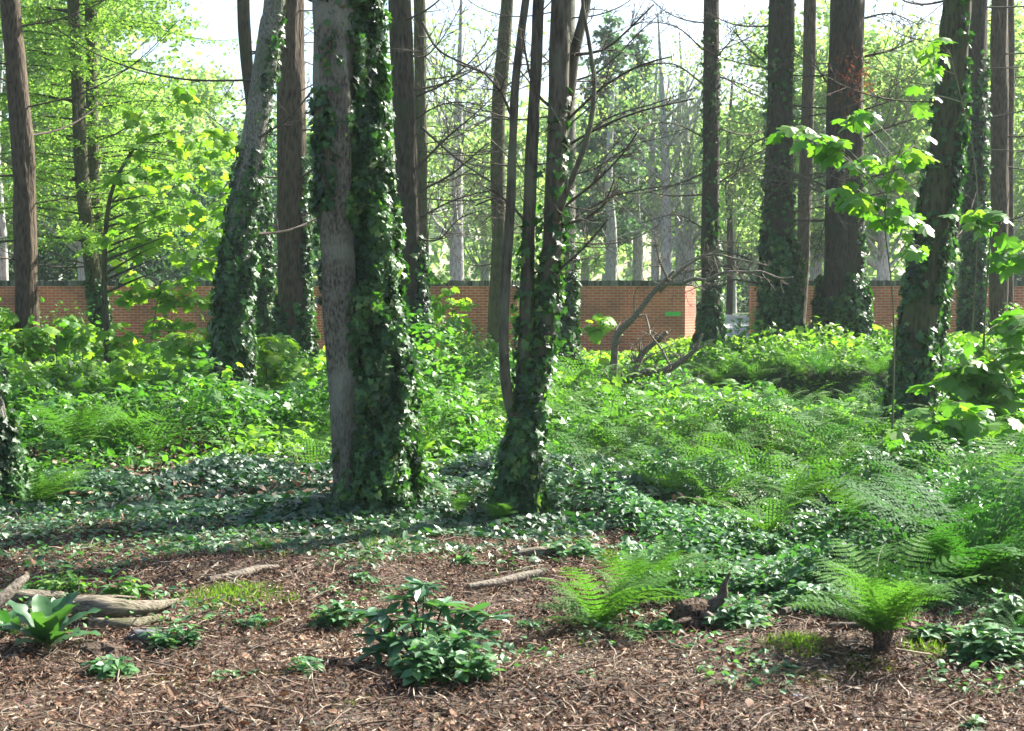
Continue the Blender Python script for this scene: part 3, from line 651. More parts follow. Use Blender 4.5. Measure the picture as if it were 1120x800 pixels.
# lime larch sprays on the left
def larch_crown(key, n_br, z0, z1, lmax, seed, dens=46, name='crown'):
    root, org, C, Rs = trees[key]; r = np.random.default_rng(seed); b = Buf()
    P_ = []; D_ = []
    for k in range(n_br):
        z = z0 + (z1 - z0) * (k + r.random()) / n_br; a = r.random() * 6.283
        l = lmax * (.45 + .55 * r.random()); c = np.array([np.interp(z, C[:, 2], C[:, 0]), np.interp(z, C[:, 2], C[:, 1]), z])
        d = np.array([math.cos(a), math.sin(a), .05]); q = [c, c + d * l * .4 + np.array([0, 0, .05]), c + d * l * .75 - np.array([0, 0, .04 * l]), c + d * l - np.array([0, 0, .02 * l])]
        tube(b, q, [.022, .014, .008, .003], 4, step=.2, mat=1, cap=False)
        Q, _ = resample(q, [1, 1, 1, 1], .14)
        for i in range(2, len(Q)):
            for s in (-1, 1):
                sl = (.25 + .5 * r.random()) * (1 - .5 * i / len(Q)); dd = norm(d * .7 + s * np.array([-d[1], d[0], 0]) * .8 + np.array([0, 0, -.25 + .2 * r.normal()]))
                m = int(dens * sl); t = r.random(m); drop = np.zeros((m, 3)); drop[:, 2] = -t * t * .12
                P_.append(Q[i] + dd * sl * t[:, None] + drop + r.normal(size=(m, 3)) * .025); D_.append(np.tile(dd, (m, 1)) + r.normal(size=(m, 3)) * .7)
    P_ = np.concatenate(P_); D_ = np.concatenate(D_)
    leaves(b, T_DIAM, P_, np.array([0, 0, 1.]) + r.normal(size=P_.shape) * .5, D_, .065 * (.6 + .8 * r.random(len(P_))), r.random(len(P_)))
    b.obj(name, [M['larch'], M['bark_dark']], root, False)
larch_crown('larch_a', 64, 2.6, 9, 4.0, 5)
larch_crown('larch_b', 44, 3.2, 9.5, 3.6, 6)

# ------------------------------------------------------------------ background trees beyond the wall
def crown_mesh(name, seed, h, rad, n, size, mat, kind='round', clumps=40, bare=.25):
    """tree of unit placement: base at z=0.  returns (trunk mesh, crown mesh)"""
    r = np.random.default_rng(seed); tb = Buf(); cb = Buf()
    tube(tb, [(0, 0, -.5), (0, 0, h * .3), (r.normal() * .2, r.normal() * .2, h * .6), (r.normal() * .3, r.normal() * .3, h * .93)], [.26 * h / 12, .2 * h / 12, .12 * h / 12, .03], 10, step=.6, rough=.25)
    pos = []
    if kind == 'conifer':
        nb = 60
        for k in range(nb):
            f = (k + r.random()) / nb; z = h * (bare + (1 - bare) * f); l = rad * (1 - f) ** .8 * (.6 + .5 * r.random()) + .25; a = r.random() * 6.28
            d = np.array([math.cos(a), math.sin(a), -.25]); tube(tb, [(0, 0, z), tuple(np.array([0, 0, z]) + d * l)], [.04, .01], 3, cap=False)
            m = max(6, int(n / nb * (l / rad) * 1.6)); t = r.random(m) ** .6
            w = .14 + .25 * t * l * .4
            pos.append(np.array([0, 0, z]) + d * l * t[:, None] + r.normal(size=(m, 3)) * np.stack([w, w, w * .5], -1))
    else:
        for k in range(clumps):
            while True:
                c = r.uniform(-1, 1, 3)
                if .25 < np.linalg.norm(c) < 1: break
            c = c * np.array([rad, rad, h * (1 - bare) / 2]) + np.array([0, 0, h * (1 + bare) / 2 - .3]); c[2] += 0
            s = np.array([0, 0, max(h * .18, c[2] - rad * (.5 + .5 * r.random()))])
            mid = (s + c) / 2 + np.array([0, 0, -.25]) + r.normal(size=3) * .2
            tube(tb, [s, mid, c], [.07 * h / 12, .04 * h / 12, .012], 4, step=.5, cap=False)
            if kind == 'twiggy': twigs(tb, [s, mid, c], [.04, .03, .012], 12, 1.6, 2, up=.6, seg=3)
            m = int(n / clumps * (.4 + 1.2 * r.random())); w = .45 + .5 * r.random()
            pos.append(c + r.normal(size=(m, 3)) * np.array([w, w, w * .6]))
    pos = np.concatenate(pos)
    leaves(cb, T_DIAM, pos, np.array([0, -.2, .7]) + r.normal(size=pos.shape) * .7, r.normal(size=pos.shape) + np.array([0, 0, -.3]), size * (.5 + r.random(len(pos))), r.random(len(pos)))
    return tb, cb, mat
def make_pair(name, args, bmat='bark_far'):
    tb, cb, mat = crown_mesh(name, *args[:-1]) if False else crown_mesh(name, **args)
    return tb.mesh('trunk', M[bmat]), cb.mesh('crown', M[mat], False)
BG = {
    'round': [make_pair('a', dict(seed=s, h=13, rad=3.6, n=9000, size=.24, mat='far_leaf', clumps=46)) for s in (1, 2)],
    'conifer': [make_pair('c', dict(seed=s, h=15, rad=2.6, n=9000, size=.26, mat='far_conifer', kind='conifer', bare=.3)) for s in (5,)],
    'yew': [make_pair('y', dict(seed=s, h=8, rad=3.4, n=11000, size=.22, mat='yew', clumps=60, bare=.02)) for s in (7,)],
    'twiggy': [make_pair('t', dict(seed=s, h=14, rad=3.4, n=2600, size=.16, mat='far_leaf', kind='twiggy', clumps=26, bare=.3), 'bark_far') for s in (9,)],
}
def bgtree(kind, k, u, Y, s, label, name, sxy=1.0, group=None):
    p = gp(u, Y); root = thing(name, label, 'tree', p, rng.random() * 6.28, group, s); root.scale = (s * sxy, s * sxy, s)
    tm, cm = BG[kind][k % len(BG[kind])]; link('trunk', tm, root); link('crown', cm, root); return root
for a in [
    ('yew', 0, 150, 58, .85, 'dark rounded evergreen beyond the wall, left of the leaning pale trunk', 'evergreen_tree', 1.0),
    ('yew', 0, 222, 62, .85, 'dark evergreen beyond the wall, seen just left of the leaning pale trunk', 'evergreen_tree', 1.0),
    ('yew', 0, 50, 62, .85, 'dark evergreen beyond the wall behind the paired larch trunks', 'evergreen_tree', 1.0),
    ('round', 1, 95, 54, 1.1, 'light leafy tree beyond the wall behind the paired larch trunks', 'broadleaf_tree', 1.1),
    ('round', 0, 185, 72, .95, 'pale leafy tree rising behind the evergreen left of the leaning pale trunk', 'broadleaf_tree', 1.2),
    ('round', 0, -20, 56, 1.1, 'tall light green tree beyond the wall at the left edge', 'broadleaf_tree', 1.0),
    ('conifer', 0, 60, 80, 1.15, 'tall hazy conifer rising above the dark evergreens on the left', 'conifer_tree', 1.2),
    ('yew', 0, 320, 66, 1.1, 'dark evergreen glimpsed either side of the reddish brown trunk', 'evergreen_tree', 1.0),
    ('twiggy', 0, 420, 60, .95, 'twiggy pale tree beyond the wall behind the big ivy trunk', 'broadleaf_tree', 1.0),
    ('twiggy', 0, 500, 54, .95, 'twiggy thinly leaved tree beyond the wall, left of the curved olive trunk', 'broadleaf_tree', 1.0),
    ('round', 1, 530, 76, .85, 'pale distant tree behind the twiggy one at the centre', 'broadleaf_tree', 1.1),
    ('conifer', 0, 668, 66, .86, 'hazy conifer with its bare trunk showing right of the multi stemmed tree', 'conifer_tree', 1.1),
    ('conifer', 0, 697, 72, .88, 'narrow hazy conifer, right one of the two over the middle of the wall', 'conifer_tree', 1.0),
    ('round', 0, 640, 84, .95, 'soft green distant tree behind the hazy conifers', 'broadleaf_tree', 1.1),
    ('twiggy', 0, 728, 57, .88, 'pale bare tree with fanning twigs above the green sign', 'ash_tree', 1.0),
    ('twiggy', 0, 752, 60, .86, 'second pale bare tree with fanning twigs, left of the gap', 'ash_tree', .9),
    ('round', 1, 800, 74, .86, 'green tree filling the view over the gravel drive', 'broadleaf_tree', 1.1),
    ('yew', 0, 822, 82, .8, 'low dark evergreen at the far end of the gravel drive', 'evergreen_tree', 1.2),
    ('round', 0, 892, 60, .98, 'bright leafy tree beyond the wall between the two broad dark trunks', 'broadleaf_tree', 1.0),
    ('round', 1, 965, 54, .88, 'bright yellow green tree beyond the wall, left of the leaning right trunk', 'broadleaf_tree', 1.1),
    ('round', 0, 1010, 68, 1.0, 'leafy tree farther back, partly behind the leaning right trunk', 'broadleaf_tree', 1.1),
    ('round', 1, 1075, 58, .95, 'leafy tree beyond the wall between the upright right trunks', 'broadleaf_tree', 1.0),
    ('round', 0, 1140, 64, 1.05, 'leafy tree beyond the wall, cut by the right edge', 'broadleaf_tree', 1.1),
    ('yew', 0, 1110, 76, .9, 'dark evergreen low at the right edge above the wall', 'evergreen_tree', 1.2),
]: bgtree(*a[:7], sxy=a[7])
# thin plain trunks standing beyond the wall
for u, Y, w, lab in ((4, 47, 9, 'pale thin trunk at the far left edge just beyond the wall'), (668, 64, 11, 'grey blue straight trunk beyond the wall, left of the fanning twigs'), (697, 67, 9, 'thin grey trunk beyond the wall under the narrow hazy conifer'),
                     (715, 59, 9, 'smooth pale trunk beyond the wall above the fallen branch'), (742, 61, 10, 'smooth pale trunk beyond the wall above the green sign'), (797, 64, 7, 'dark thin trunk seen through the gap in the wall')):
    p = gp(u, Y); root = thing('tree', lab, 'tree', p); r = w * .5 * PX(Y); b = Buf()
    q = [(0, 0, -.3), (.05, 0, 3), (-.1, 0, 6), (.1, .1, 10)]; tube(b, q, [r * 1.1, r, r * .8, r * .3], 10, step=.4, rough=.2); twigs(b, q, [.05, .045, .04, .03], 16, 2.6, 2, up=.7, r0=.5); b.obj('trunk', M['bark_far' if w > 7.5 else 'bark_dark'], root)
# far wood: one mass behind everything
def far_wood():
    b = Buf(); n = 52000; r = np.random.default_rng(77)
    u = r.random(n) * 1900 - 400; Y = 92 + 45 * r.random(n)
    x = (u - 560) / F * Y; top = 7.0 + 6.5 * vnoise(x * .11, Y * .06, 0, 5) + 2.5 * vnoise(x * .5, Y * .2, 0, 6)
    z = H(x, Y) + top * (1 - r.random(n) ** 1.4) ; cl = vnoise(x * .45, Y * .3, z * .45, 8); k = cl > .42
    x, Y, z = x[k], Y[k], z[k]; n = len(x)
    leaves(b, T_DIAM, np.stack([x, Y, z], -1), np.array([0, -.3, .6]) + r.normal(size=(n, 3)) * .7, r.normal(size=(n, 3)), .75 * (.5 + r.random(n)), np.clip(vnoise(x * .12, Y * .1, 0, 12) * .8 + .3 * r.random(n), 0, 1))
    for k in range(60):
        x = r.uniform(-60, 70); Y = 95 + 30 * r.random(); z = hz(x, Y); tube(b, [(x, Y, z - .5), (x + r.normal() * .3, Y, z + 5), (x + r.normal() * .5, Y, z + 10)], [.25, .2, .08], 6, mat=1)
    tag(b.obj('far_wood', [M['far_leaf'], M['bark_far']], None, False), 'distant mass of hazy woodland closing the view beyond the wall', 'woodland', kind='stuff')
far_wood()

# ------------------------------------------------------------------ undergrowth stuff
def scatter(u0, u1, Y0, Y1, dens, powr=1.0):
    w = lambda Y: (u1 - u0) / F * Y
    n = int(dens * (Y1 - Y0) * (w(Y0) + w(Y1)) / 2)
    Y = np.sqrt(Y0 ** 2 + (Y1 ** 2 - Y0 ** 2) * rng.random(n)); u = u0 + (u1 - u0) * rng.random(n)
    x = (u - 560) / F * Y; return x, Y, u, n
ZUP = np.array([0, 0, 1.])
def ivy_carpet():
    b = Buf()
    x, y, u, n = scatter(-120, 1240, 9.2, 17.5, 2300)
    v = 330 + CAMZ * F / y
    nz = vnoise(x * .9, y * .9, 0, 41) * .6 + vnoise(x * 3, y * 3, 0, 42) * .4
    dist = 9.7 + .55 * np.sin(u * .012) + (vnoise(x * 1.1, 0, 0, 43) - .5) * 1.4 - .5 * sstep(700, 850, u)   # front edge of the ivy
    keep = (y > dist + (nz - .5) * 1.7) & (vnoise(x * 4.5, y * 4.5, 0, 47) < .80) & (nz < .80 - .6 * sstep(12.6 - 1.2 * sstep(620, 760, u), 15, y)) & (rng.random(n) < .95)
    x, y, nz = x[keep], y[keep], nz[keep]; n = len(x)
    hgt = .03 + .28 * vnoise(x * 1.3, y * 1.3, 0, 44) * sstep(9.5, 12.5, y)
    z = H(x, y) + hgt * (1 - .75 * rng.random(n) ** 1.5)
    N = ZUP + rng.normal(size=(n, 3)) * .42 + np.array([0, -.15, 0]); D = rng.normal(size=(n, 3))
    leaves(b, T_IVYS, np.stack([x, y, z], -1), N, D, .046 * (.45 + 1.0 * rng.random(n) ** 1.3) * (.8 + .5 * vnoise(x * 2, y * 2, 0, 49)), np.clip(rng.random(n) * .55 + .9 * (vnoise(x * 1.6, y * 1.6, 0, 48) - .35), 0, 1))
    # scattered ivy in front of the edge
    x, y, u, n = scatter(-60, 1180, 8.6, 10.8, 260); k = vnoise(x * 2.3, y * 2.3, 0, 45) > .58; x, y = x[k], y[k]; n = len(x)
    leaves(b, T_IVYS, np.stack([x, y, H(x, y) + .02 + .05 * rng.random(n)], -1), ZUP + rng.normal(size=(n, 3)) * .35, rng.normal(size=(n, 3)), .045 * (.6 + .7 * rng.random(n)))
    tag(b.obj('ivy_carpet', M['ivy_carpet'], None, False), 'glossy dark ivy covering the ground beneath the trees', 'ground cover', kind='stuff')
ivy_carpet()
def undergrowth():
    b = Buf(); l = Buf()
    # mid zone: nettles, brambles, herbs
    x, y, u, n = scatter(-90, 1210, 12.0, 27, 720)
    nz = vnoise(x * .7, y * .7, 0, 51); hh = .07 + (.12 + 1.15 * vnoise(x * 1.25, y * .9, 0, 57) ** 2.1) * sstep(11.5, 17, y) * (1.3 - .5 * sstep(430, 600, u)) * (1 - .65 * sstep(18.5, 21, y) * (1 - sstep(23, 23.6, y)) * sstep(2, 3, x))
    k = (vnoise(x * 1.7, y * 1.7, 0, 52) + rng.random(n) * .5) > .75 * (1 - sstep(12, 15.5, y)) + .42
    k &= (rng.random(n) > .5 * sstep(590, 640, u) * (1 - sstep(19, 22, y)))
    ed = 23.2 + 1.2 * np.sin(x * .9); k &= ~((x > 2.6) & (y > ed - 1.5) & (y < ed + .35) & (rng.random(n) < .93))
    x, y, u, nz, hh = (q[k] for q in (x, y, u, nz, hh)); n = len(x)
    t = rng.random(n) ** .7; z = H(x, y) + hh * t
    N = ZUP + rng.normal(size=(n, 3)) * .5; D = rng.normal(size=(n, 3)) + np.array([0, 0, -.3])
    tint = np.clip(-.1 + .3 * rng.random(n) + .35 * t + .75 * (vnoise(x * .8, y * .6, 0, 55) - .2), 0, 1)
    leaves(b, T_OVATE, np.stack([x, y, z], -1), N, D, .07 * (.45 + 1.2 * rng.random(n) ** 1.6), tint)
    q = rng.random(n) < .07; q &= y > 14.5; m = int(q.sum())
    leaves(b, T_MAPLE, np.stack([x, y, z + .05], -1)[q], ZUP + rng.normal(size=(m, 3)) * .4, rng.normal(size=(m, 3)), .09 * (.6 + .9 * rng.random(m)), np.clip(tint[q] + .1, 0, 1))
    x, y, u, n = scatter(-60, 1180, 27, 41.4, 260)
    nz = vnoise(x * .6, y * .6, 0, 61); hh = .08 + .3 * nz
    z = H(x, y) + hh * rng.random(n) ** .6
    leaves(l, T_OVATE, np.stack([x, y, z], -1), ZUP + rng.normal(size=(n, 3)) * .55, rng.normal(size=(n, 3)) + np.array([0, 0, -.3]), .12 * (.5 + .9 * rng.random(n)), np.clip(.1 + .5 * rng.random(n) + .4 * nz, 0, 1))
    tag(b.obj('undergrowth', M['herb'], None, False), 'green nettles, brambles and herbs crowding the woodland floor behind the ivy', 'undergrowth', kind='stuff')
    tag(l.obj('undergrowth', M['lime'], None, False), 'bright lime green low growth at the foot of the brick wall', 'undergrowth', kind='stuff')
    c = Buf()   # nettles in the front right
    x, y, u, n = scatter(540, 1190, 7.2, 14, 1500)
    reg = (vnoise(x * 1.2, y * 1.2, 0, 71) * .7 + vnoise(x * 4, y * 4, 0, 72) * .3); edge = sstep(600, 770, u) * .62 + sstep(8.6, 12, y) * .25 - .55 * (1 - sstep(7.3 , 8.3, y + .5 * sstep(900, 1100, u)))
    k = reg < edge + .12; x, y, u, reg = x[k], y[k], u[k], reg[k]; n = len(x)
    hh = .03 + .5 * vnoise(x * 1.7, y * 1.7, 0, 73) ** 1.8 * sstep(7.4, 8.8, y)
    leaves(c, T_OVATE, np.stack([x, y, H(x, y) + hh * rng.random(n) ** .6], -1), ZUP + rng.normal(size=(n, 3)) * .4, rng.normal(size=(n, 3)) + np.array([0, 0, -.3]), .052 * (.5 + .9 * rng.random(n)), np.clip(vnoise(x * 1.5, y * 1.5, 0, 76) * .7 + .4 * rng.random(n) - .05, 0, 1))
    # sparse low seedlings over the bare litter
    x, y, u, n = scatter(-30, 1150, 6.0, 10.5, 420); k = vnoise(x * 2.1, y * 2.1, 0, 74) + .1 * rng.random(n) > .66 + .08 * (1 - sstep(6, 8, y)); x, y = x[k], y[k]; n = len(x)
    leaves(c, T_OVATE, np.stack([x, y, H(x, y) + .015 + .06 * rng.random(n)], -1), ZUP + rng.normal(size=(n, 3)) * .35, rng.normal(size=(n, 3)), .035 * (.6 + .9 * rng.random(n)))
    tag(c.obj('nettle_cover', M['herb_blue'], None, False), 'blue green nettle and bramble leaves spreading over the front right ground', 'ground cover', kind='stuff')
undergrowth()

# ------------------------------------------------------------------ litter, twigs, grass
def litter():
    b = Buf(); x, y, u, n = scatter(-60, 1180, 5.0, 11.0, 7200)
    z = H(x, y) + .004 + .028 * rng.random(n)
    cl = vnoise(x * 1.3, y * 1.3, 0, 81); c2 = vnoise(x * 3.1, y * 3.1, 0, 83); kk = (c2 + .6 * rng.random(n)) > .42; x, y, z, cl, c2 = (q[kk] for q in (x, y, z, cl, c2)); n = len(x)
    leaves(b, T_CHIP, np.stack([x, y, z], -1), ZUP + rng.normal(size=(n, 3)) * .45, rng.normal(size=(n, 3)), (.005 + .021 * rng.random(n) ** 2.6) * (.75 + .5 * c2), np.clip(rng.random(n) ** 1.5 * .85 + .55 * (cl - .42), 0, 1))
    x, y, u, n = scatter(-60, 1180, 11.0, 17, 120)
    leaves(b, T_CHIP, np.stack([x, y, H(x, y) + .05 + .1 * rng.random(n)], -1), ZUP + rng.normal(size=(n, 3)) * .5, rng.normal(size=(n, 3)), .05)
    x, y, u, n = scatter(-60, 1180, 5.0, 11.0, 2600)
    leaves(b, (T_NEEDLE[0] * np.array([.45, 1, 1]), T_NEEDLE[1]), np.stack([x, y, H(x, y) + .012 + .03 * rng.random(n)], -1), ZUP + rng.normal(size=(n, 3)) * .5, rng.normal(size=(n, 3)) * np.array([1, 1, .3]), .025 + .035 * rng.random(n), np.clip(.35 + .7 * rng.random(n) ** 1.5, 0, 1))
    x, y, u, n = scatter(-60, 1180, 5.0, 11.5, 26)
    leaves(b, T_OVATE, np.stack([x, y, H(x, y) + .03], -1), ZUP + rng.normal(size=(n, 3)) * .4, rng.normal(size=(n, 3)), .03 + .04 * rng.random(n), .35 + .5 * rng.random(n))
    tag(b.obj('leaf_litter', M['litter'], None, False), 'brown dead leaves and bark chips strewn over the bare soil in front', 'leaf litter', kind='stuff')
    b = Buf(); n = 2600
    x, y, u, n = scatter(-50, 1170, 5.1, 11.2, 240)
    l = .03 + .2 * rng.random(n) ** 3
    D = rng.normal(size=(n, 3)); D[:, 2] *= .12
    leaves(b, T_STICK, np.stack([x, y, H(x, y) + .012 + .03 * rng.random(n)], -1), ZUP + rng.normal(size=(n, 3)) * .3, D, l, rng.random(n) ** 1.2)
    tag(b.obj('twig_litter', M['twig'], None, True), 'thin broken twigs lying over the brown litter in front', 'twigs', kind='stuff')
litter()
def ell(u0, u1, v0, v1, dens):
    """points inside an ellipse given in the picture, on the ground"""
    a = ground((u0 + u1) / 2, v1); c = ground((u0 + u1) / 2, v0); Ym = (a[1] + c[1]) / 2; hy = max(abs(a[1] - c[1]) / 2, .08); hx = (u1 - u0) / 2 * PX(Ym); cx = ((u0 + u1) / 2 - 560) * PX(Ym)
    n = int(dens * math.pi * hx * hy); r = np.sqrt(rng.random(n)); t = rng.random(n) * 6.283
    x = cx + hx * r * np.cos(t); y = Ym + hy * r * np.sin(t); return x, y, r
def grass(regions, name, label, h=.07, dens=9000, mat='grass', w=.045):
    b = Buf()
    for (u0, u1, v0, v1, k) in regions:
        x, y, r = ell(u0, u1, v0, v1, dens * k); n = len(x)
        keep = rng.random(n) > r ** 3 * .8; x, y, r = x[keep], y[keep], r[keep]; n = len(x)
        p = np.stack([x, y, H(x, y)], -1); D = ZUP + rng.normal(size=(n, 3)) * .4
        leaves(b, (T_NEEDLE[0] * np.array([w / .1, 1, 1]), T_NEEDLE[1]), p, rng.normal(size=(n, 3)) + np.array([0, -.6, 0]), D, h * (.4 + .9 * rng.random(n)) * (1.1 - .5 * r))
    tag(b.obj(name, M[mat], None, False), label, 'grass' if mat == 'grass' else 'moss', kind='stuff')
grass([(185, 310, 640, 672, 1), (300, 340, 655, 668, .4), (835, 915, 698, 724, 1), (985, 1045, 700, 726, .7), (600, 650, 575, 600, .6), (640, 730, 600, 632, .9), (1040, 1120, 690, 720, .5), (360, 470, 575, 615, .35), (240, 345, 590, 615, .35), (620, 660, 705, 715, .3), (640, 668, 690, 702, .4)],
      'grass', 'short bright grass tufts growing through the litter', .06, 15000)
grass([(905, 985, 712, 745, 1), (865, 930, 735, 752, .5), (1000, 1030, 700, 722, .5), (350, 420, 760, 790, .12), (150, 220, 730, 760, .25), (240, 360, 735, 745, .15), (590, 660, 596, 612, .6)],
      'moss', 'yellow green moss cushions on the soil around the fern in front', .022, 14000, 'moss', .3)

# ------------------------------------------------------------------ ferns
def frond_geo(buf, L, tilt, az, r, pin=7, pairs=26, mat=0, curl=1.0, base=(0, 0, 0), wid=.21):
    n = 16; a0 = tilt; P = [np.array(base, float)]; T = []
    hd = np.array([math.cos(az), math.sin(az), 0]); side = np.array([-math.sin(az), math.cos(az), 0])
    for i in range(n):
        t = i / n; e = a0 - (a0 + R(12)) * curl * t ** 1.3 * .9; d = hd * math.cos(e) + ZUP * math.sin(e); T.append(d); P.append(P[-1] + d * L / n)
    T.append(T[-1]); P = np.array(P); T = np.array(T)
    tube(buf, P, np.linspace(.0035, .0008, n + 1), 4, mat=1, tint=.8, cap=False)
    ts = np.linspace(.1, .985, pairs); pos = []; dirs = []; nrm = []; sz = []; tn = []
    tb = .3 + .5 * r.random()
    for t in ts:
        k = t * n; i = min(int(k), n - 1); p = P[i] + (P[i + 1] - P[i]) * (k - i); d = T[i]; up = norm(np.cross(d, side) * -1)
        if up[2] < 0: up = -up
        l = L * wid * (np.sin(np.pi * min(1, (t + .14) / 1.12) ** 1.1) ** .8 + .03)
        for s in (-1, 1):
            dv = norm(side * s + d * .35 + up * (-.12) + r.normal(size=3) * .06)
            m = pin if l > .02 else 3; tt = (np.arange(m) + .3) / m
            # pinnules alternate on both sides of the pinna
            q = np.cross(dv, up)
            for g in (-1, 1):
                pos.append(p + dv * l * tt[:, None]); dirs.append(np.tile(q * g + dv * .7, (m, 1))); nrm.append(np.tile(up, (m, 1)) + r.normal(size=(m, 3)) * .12)
                sz.append((L / pairs * .42 * (1.2 - tt * .85)) * min(1, .35 + l / (L * wid))); tn.append(np.full(m, tb) + r.normal(size=m) * .1)
            pos.append(p[None]); dirs.append(dv[None]); nrm.append(up[None]); sz.append(np.array([0.0])); tn.append(np.array([tb]))
            rb = np.array([p, p + dv * l]); 
    pos = np.concatenate(pos); leaves(buf, T_PIN, pos, np.concatenate(nrm), np.concatenate(dirs), np.concatenate(sz), np.clip(np.concatenate(tn), 0, 1), mat)
T_PIN = (np.array([(-.42, 0, 0), (.42, 0, 0), (.3, .75, .03), (-.25, .9, 0)], float), np.array([(0, 1, 2), (0, 2, 3)]))
def frond_mesh(seed, mat, tilt, L=1.0, pin=9):
    b = Buf(); frond_geo(b, L, tilt, 0, np.random.default_rng(seed), pin, 17); return b.mesh('frond', [M[mat], M['stem']], False)
FR = {m: [frond_mesh(s, m, R(t)) for s, t in ((1, 70), (2, 52), (3, 36), (4, 60), (5, 24))] for m in ('fern', 'fern_dark')}
def fern_mesh(seed, mat, nf=15, pin=5):
    r = np.random.default_rng(seed); b = Buf()
    for k in range(nf):
        frond_geo(b, .75 + .4 * r.random(), R(30 + 45 * r.random()), 6.283 * (k + .6 * r.random()) / nf, r, pin, 17, wid=.22)
    return b.mesh('fern', [M[mat], M['stem']], False)
FM = {m: [fern_mesh(s, m) for s in (11, 12, 13)] for m in ('fern', 'fern_dark')}
def fern_near(u, v, size, label, mat='fern', nf=12, crown=False, lean=0.0):
    p = ground(u, v); p[2] = hz(p[0], p[1]); root = thing('fern', label, 'fern', p, 0)
    nf = nf + (8 if nf > 6 else 0)
    for k in range(nf):
        i = (0, 3, 1, 0, 2)[k % 5] if crown else k % 5; o = link('frond', FR[mat][i], root); s = size * (.62 + .5 * rng.random()) * (1.12, 1.08, 1, 1.08, .8)[i]
        o.scale = (s, s, s); o.rotation_euler = (rng.normal() * .2, rng.normal() * .2, 6.283 * (k * .382) + rng.normal() * .2); o.location = (rng.normal() * .03 * size, rng.normal() * .03 * size, .02 + (.06 if crown else 0))
    if crown:
        b = Buf(); r = np.random.default_rng(9)
        for k in range(16):
            a = r.random() * 6.28; tube(b, [(math.cos(a) * .03, math.sin(a) * .03, -.05), (math.cos(a) * .03, math.sin(a) * .03, .06), (math.cos(a) * .05, math.sin(a) * .05, .11)], [.014, .010, .004], 5, rough=.4, seed=k)
        b.obj('rootstock', M['root'], root)
def fern_far(u, v, size, label, mat='fern', k=0, name='fern'):
    p = ground(u, v) if v else None; o = link(name, FM[mat][k % 3]); o.location = (p[0], p[1], hz(p[0], p[1]) - .01); o.scale = (size,) * 3; o.rotation_euler = (0, 0, rng.random() * 6.28)
    tag(o, label, 'fern', 'ferns growing among the undergrowth'); return o
fern_near(965, 716, .52, 'upright fern on a dark fibrous rootstock in front right', 'fern', 20, True)
fern_near(655, 692, .46, 'bright lime fern in front, left of the upturned root', 'fern', 13)
fern_near(690, 668, .42, 'lime fern just behind the bright one beside the upturned root', 'fern', 10)
fern_near(722, 655, .38, 'small fern arching over the upturned root from the left', 'fern', 9)
fern_near(1050, 652, .95, 'largest deep green fern at the right edge of the front bed', 'fern_dark', 24)
fern_near(1100, 640, .9, 'deep green fern cut by the right edge, behind the largest one', 'fern_dark', 22)
fern_near(1010, 610, .85, 'deep green fern above left of the largest one', 'fern_dark', 13)
fern_near(1085, 590, .85, 'feathery fern high in the right hand fern bank', 'fern', 12)
fern_near(500, 568, .5, 'fern with two upright pale fronds between the two ivy trees', 'fern', 5)
fern_near(545, 575, .25, 'small light fern beside the foot of the multi stemmed tree', 'fern', 9)
fern_near(40, 560, .55, 'fern at the left edge beside the ivy covered trunk foot', 'fern', 11)
fern_near(95, 500, .95, 'wide fern in shade on the left, beyond the edge trunk', 'fern', 12)
fern_near(930, 590, .6, 'fern in front of the right hand bank, left of the deep green ferns', 'fern', 12)
fern_near(870, 560, .6, 'fern in the middle of the right hand bed, left of the bank ferns', 'fern', 11)
fern_near(1115, 700, .3, 'small fern low at the right edge near the grass tuft', 'fern_dark', 9)
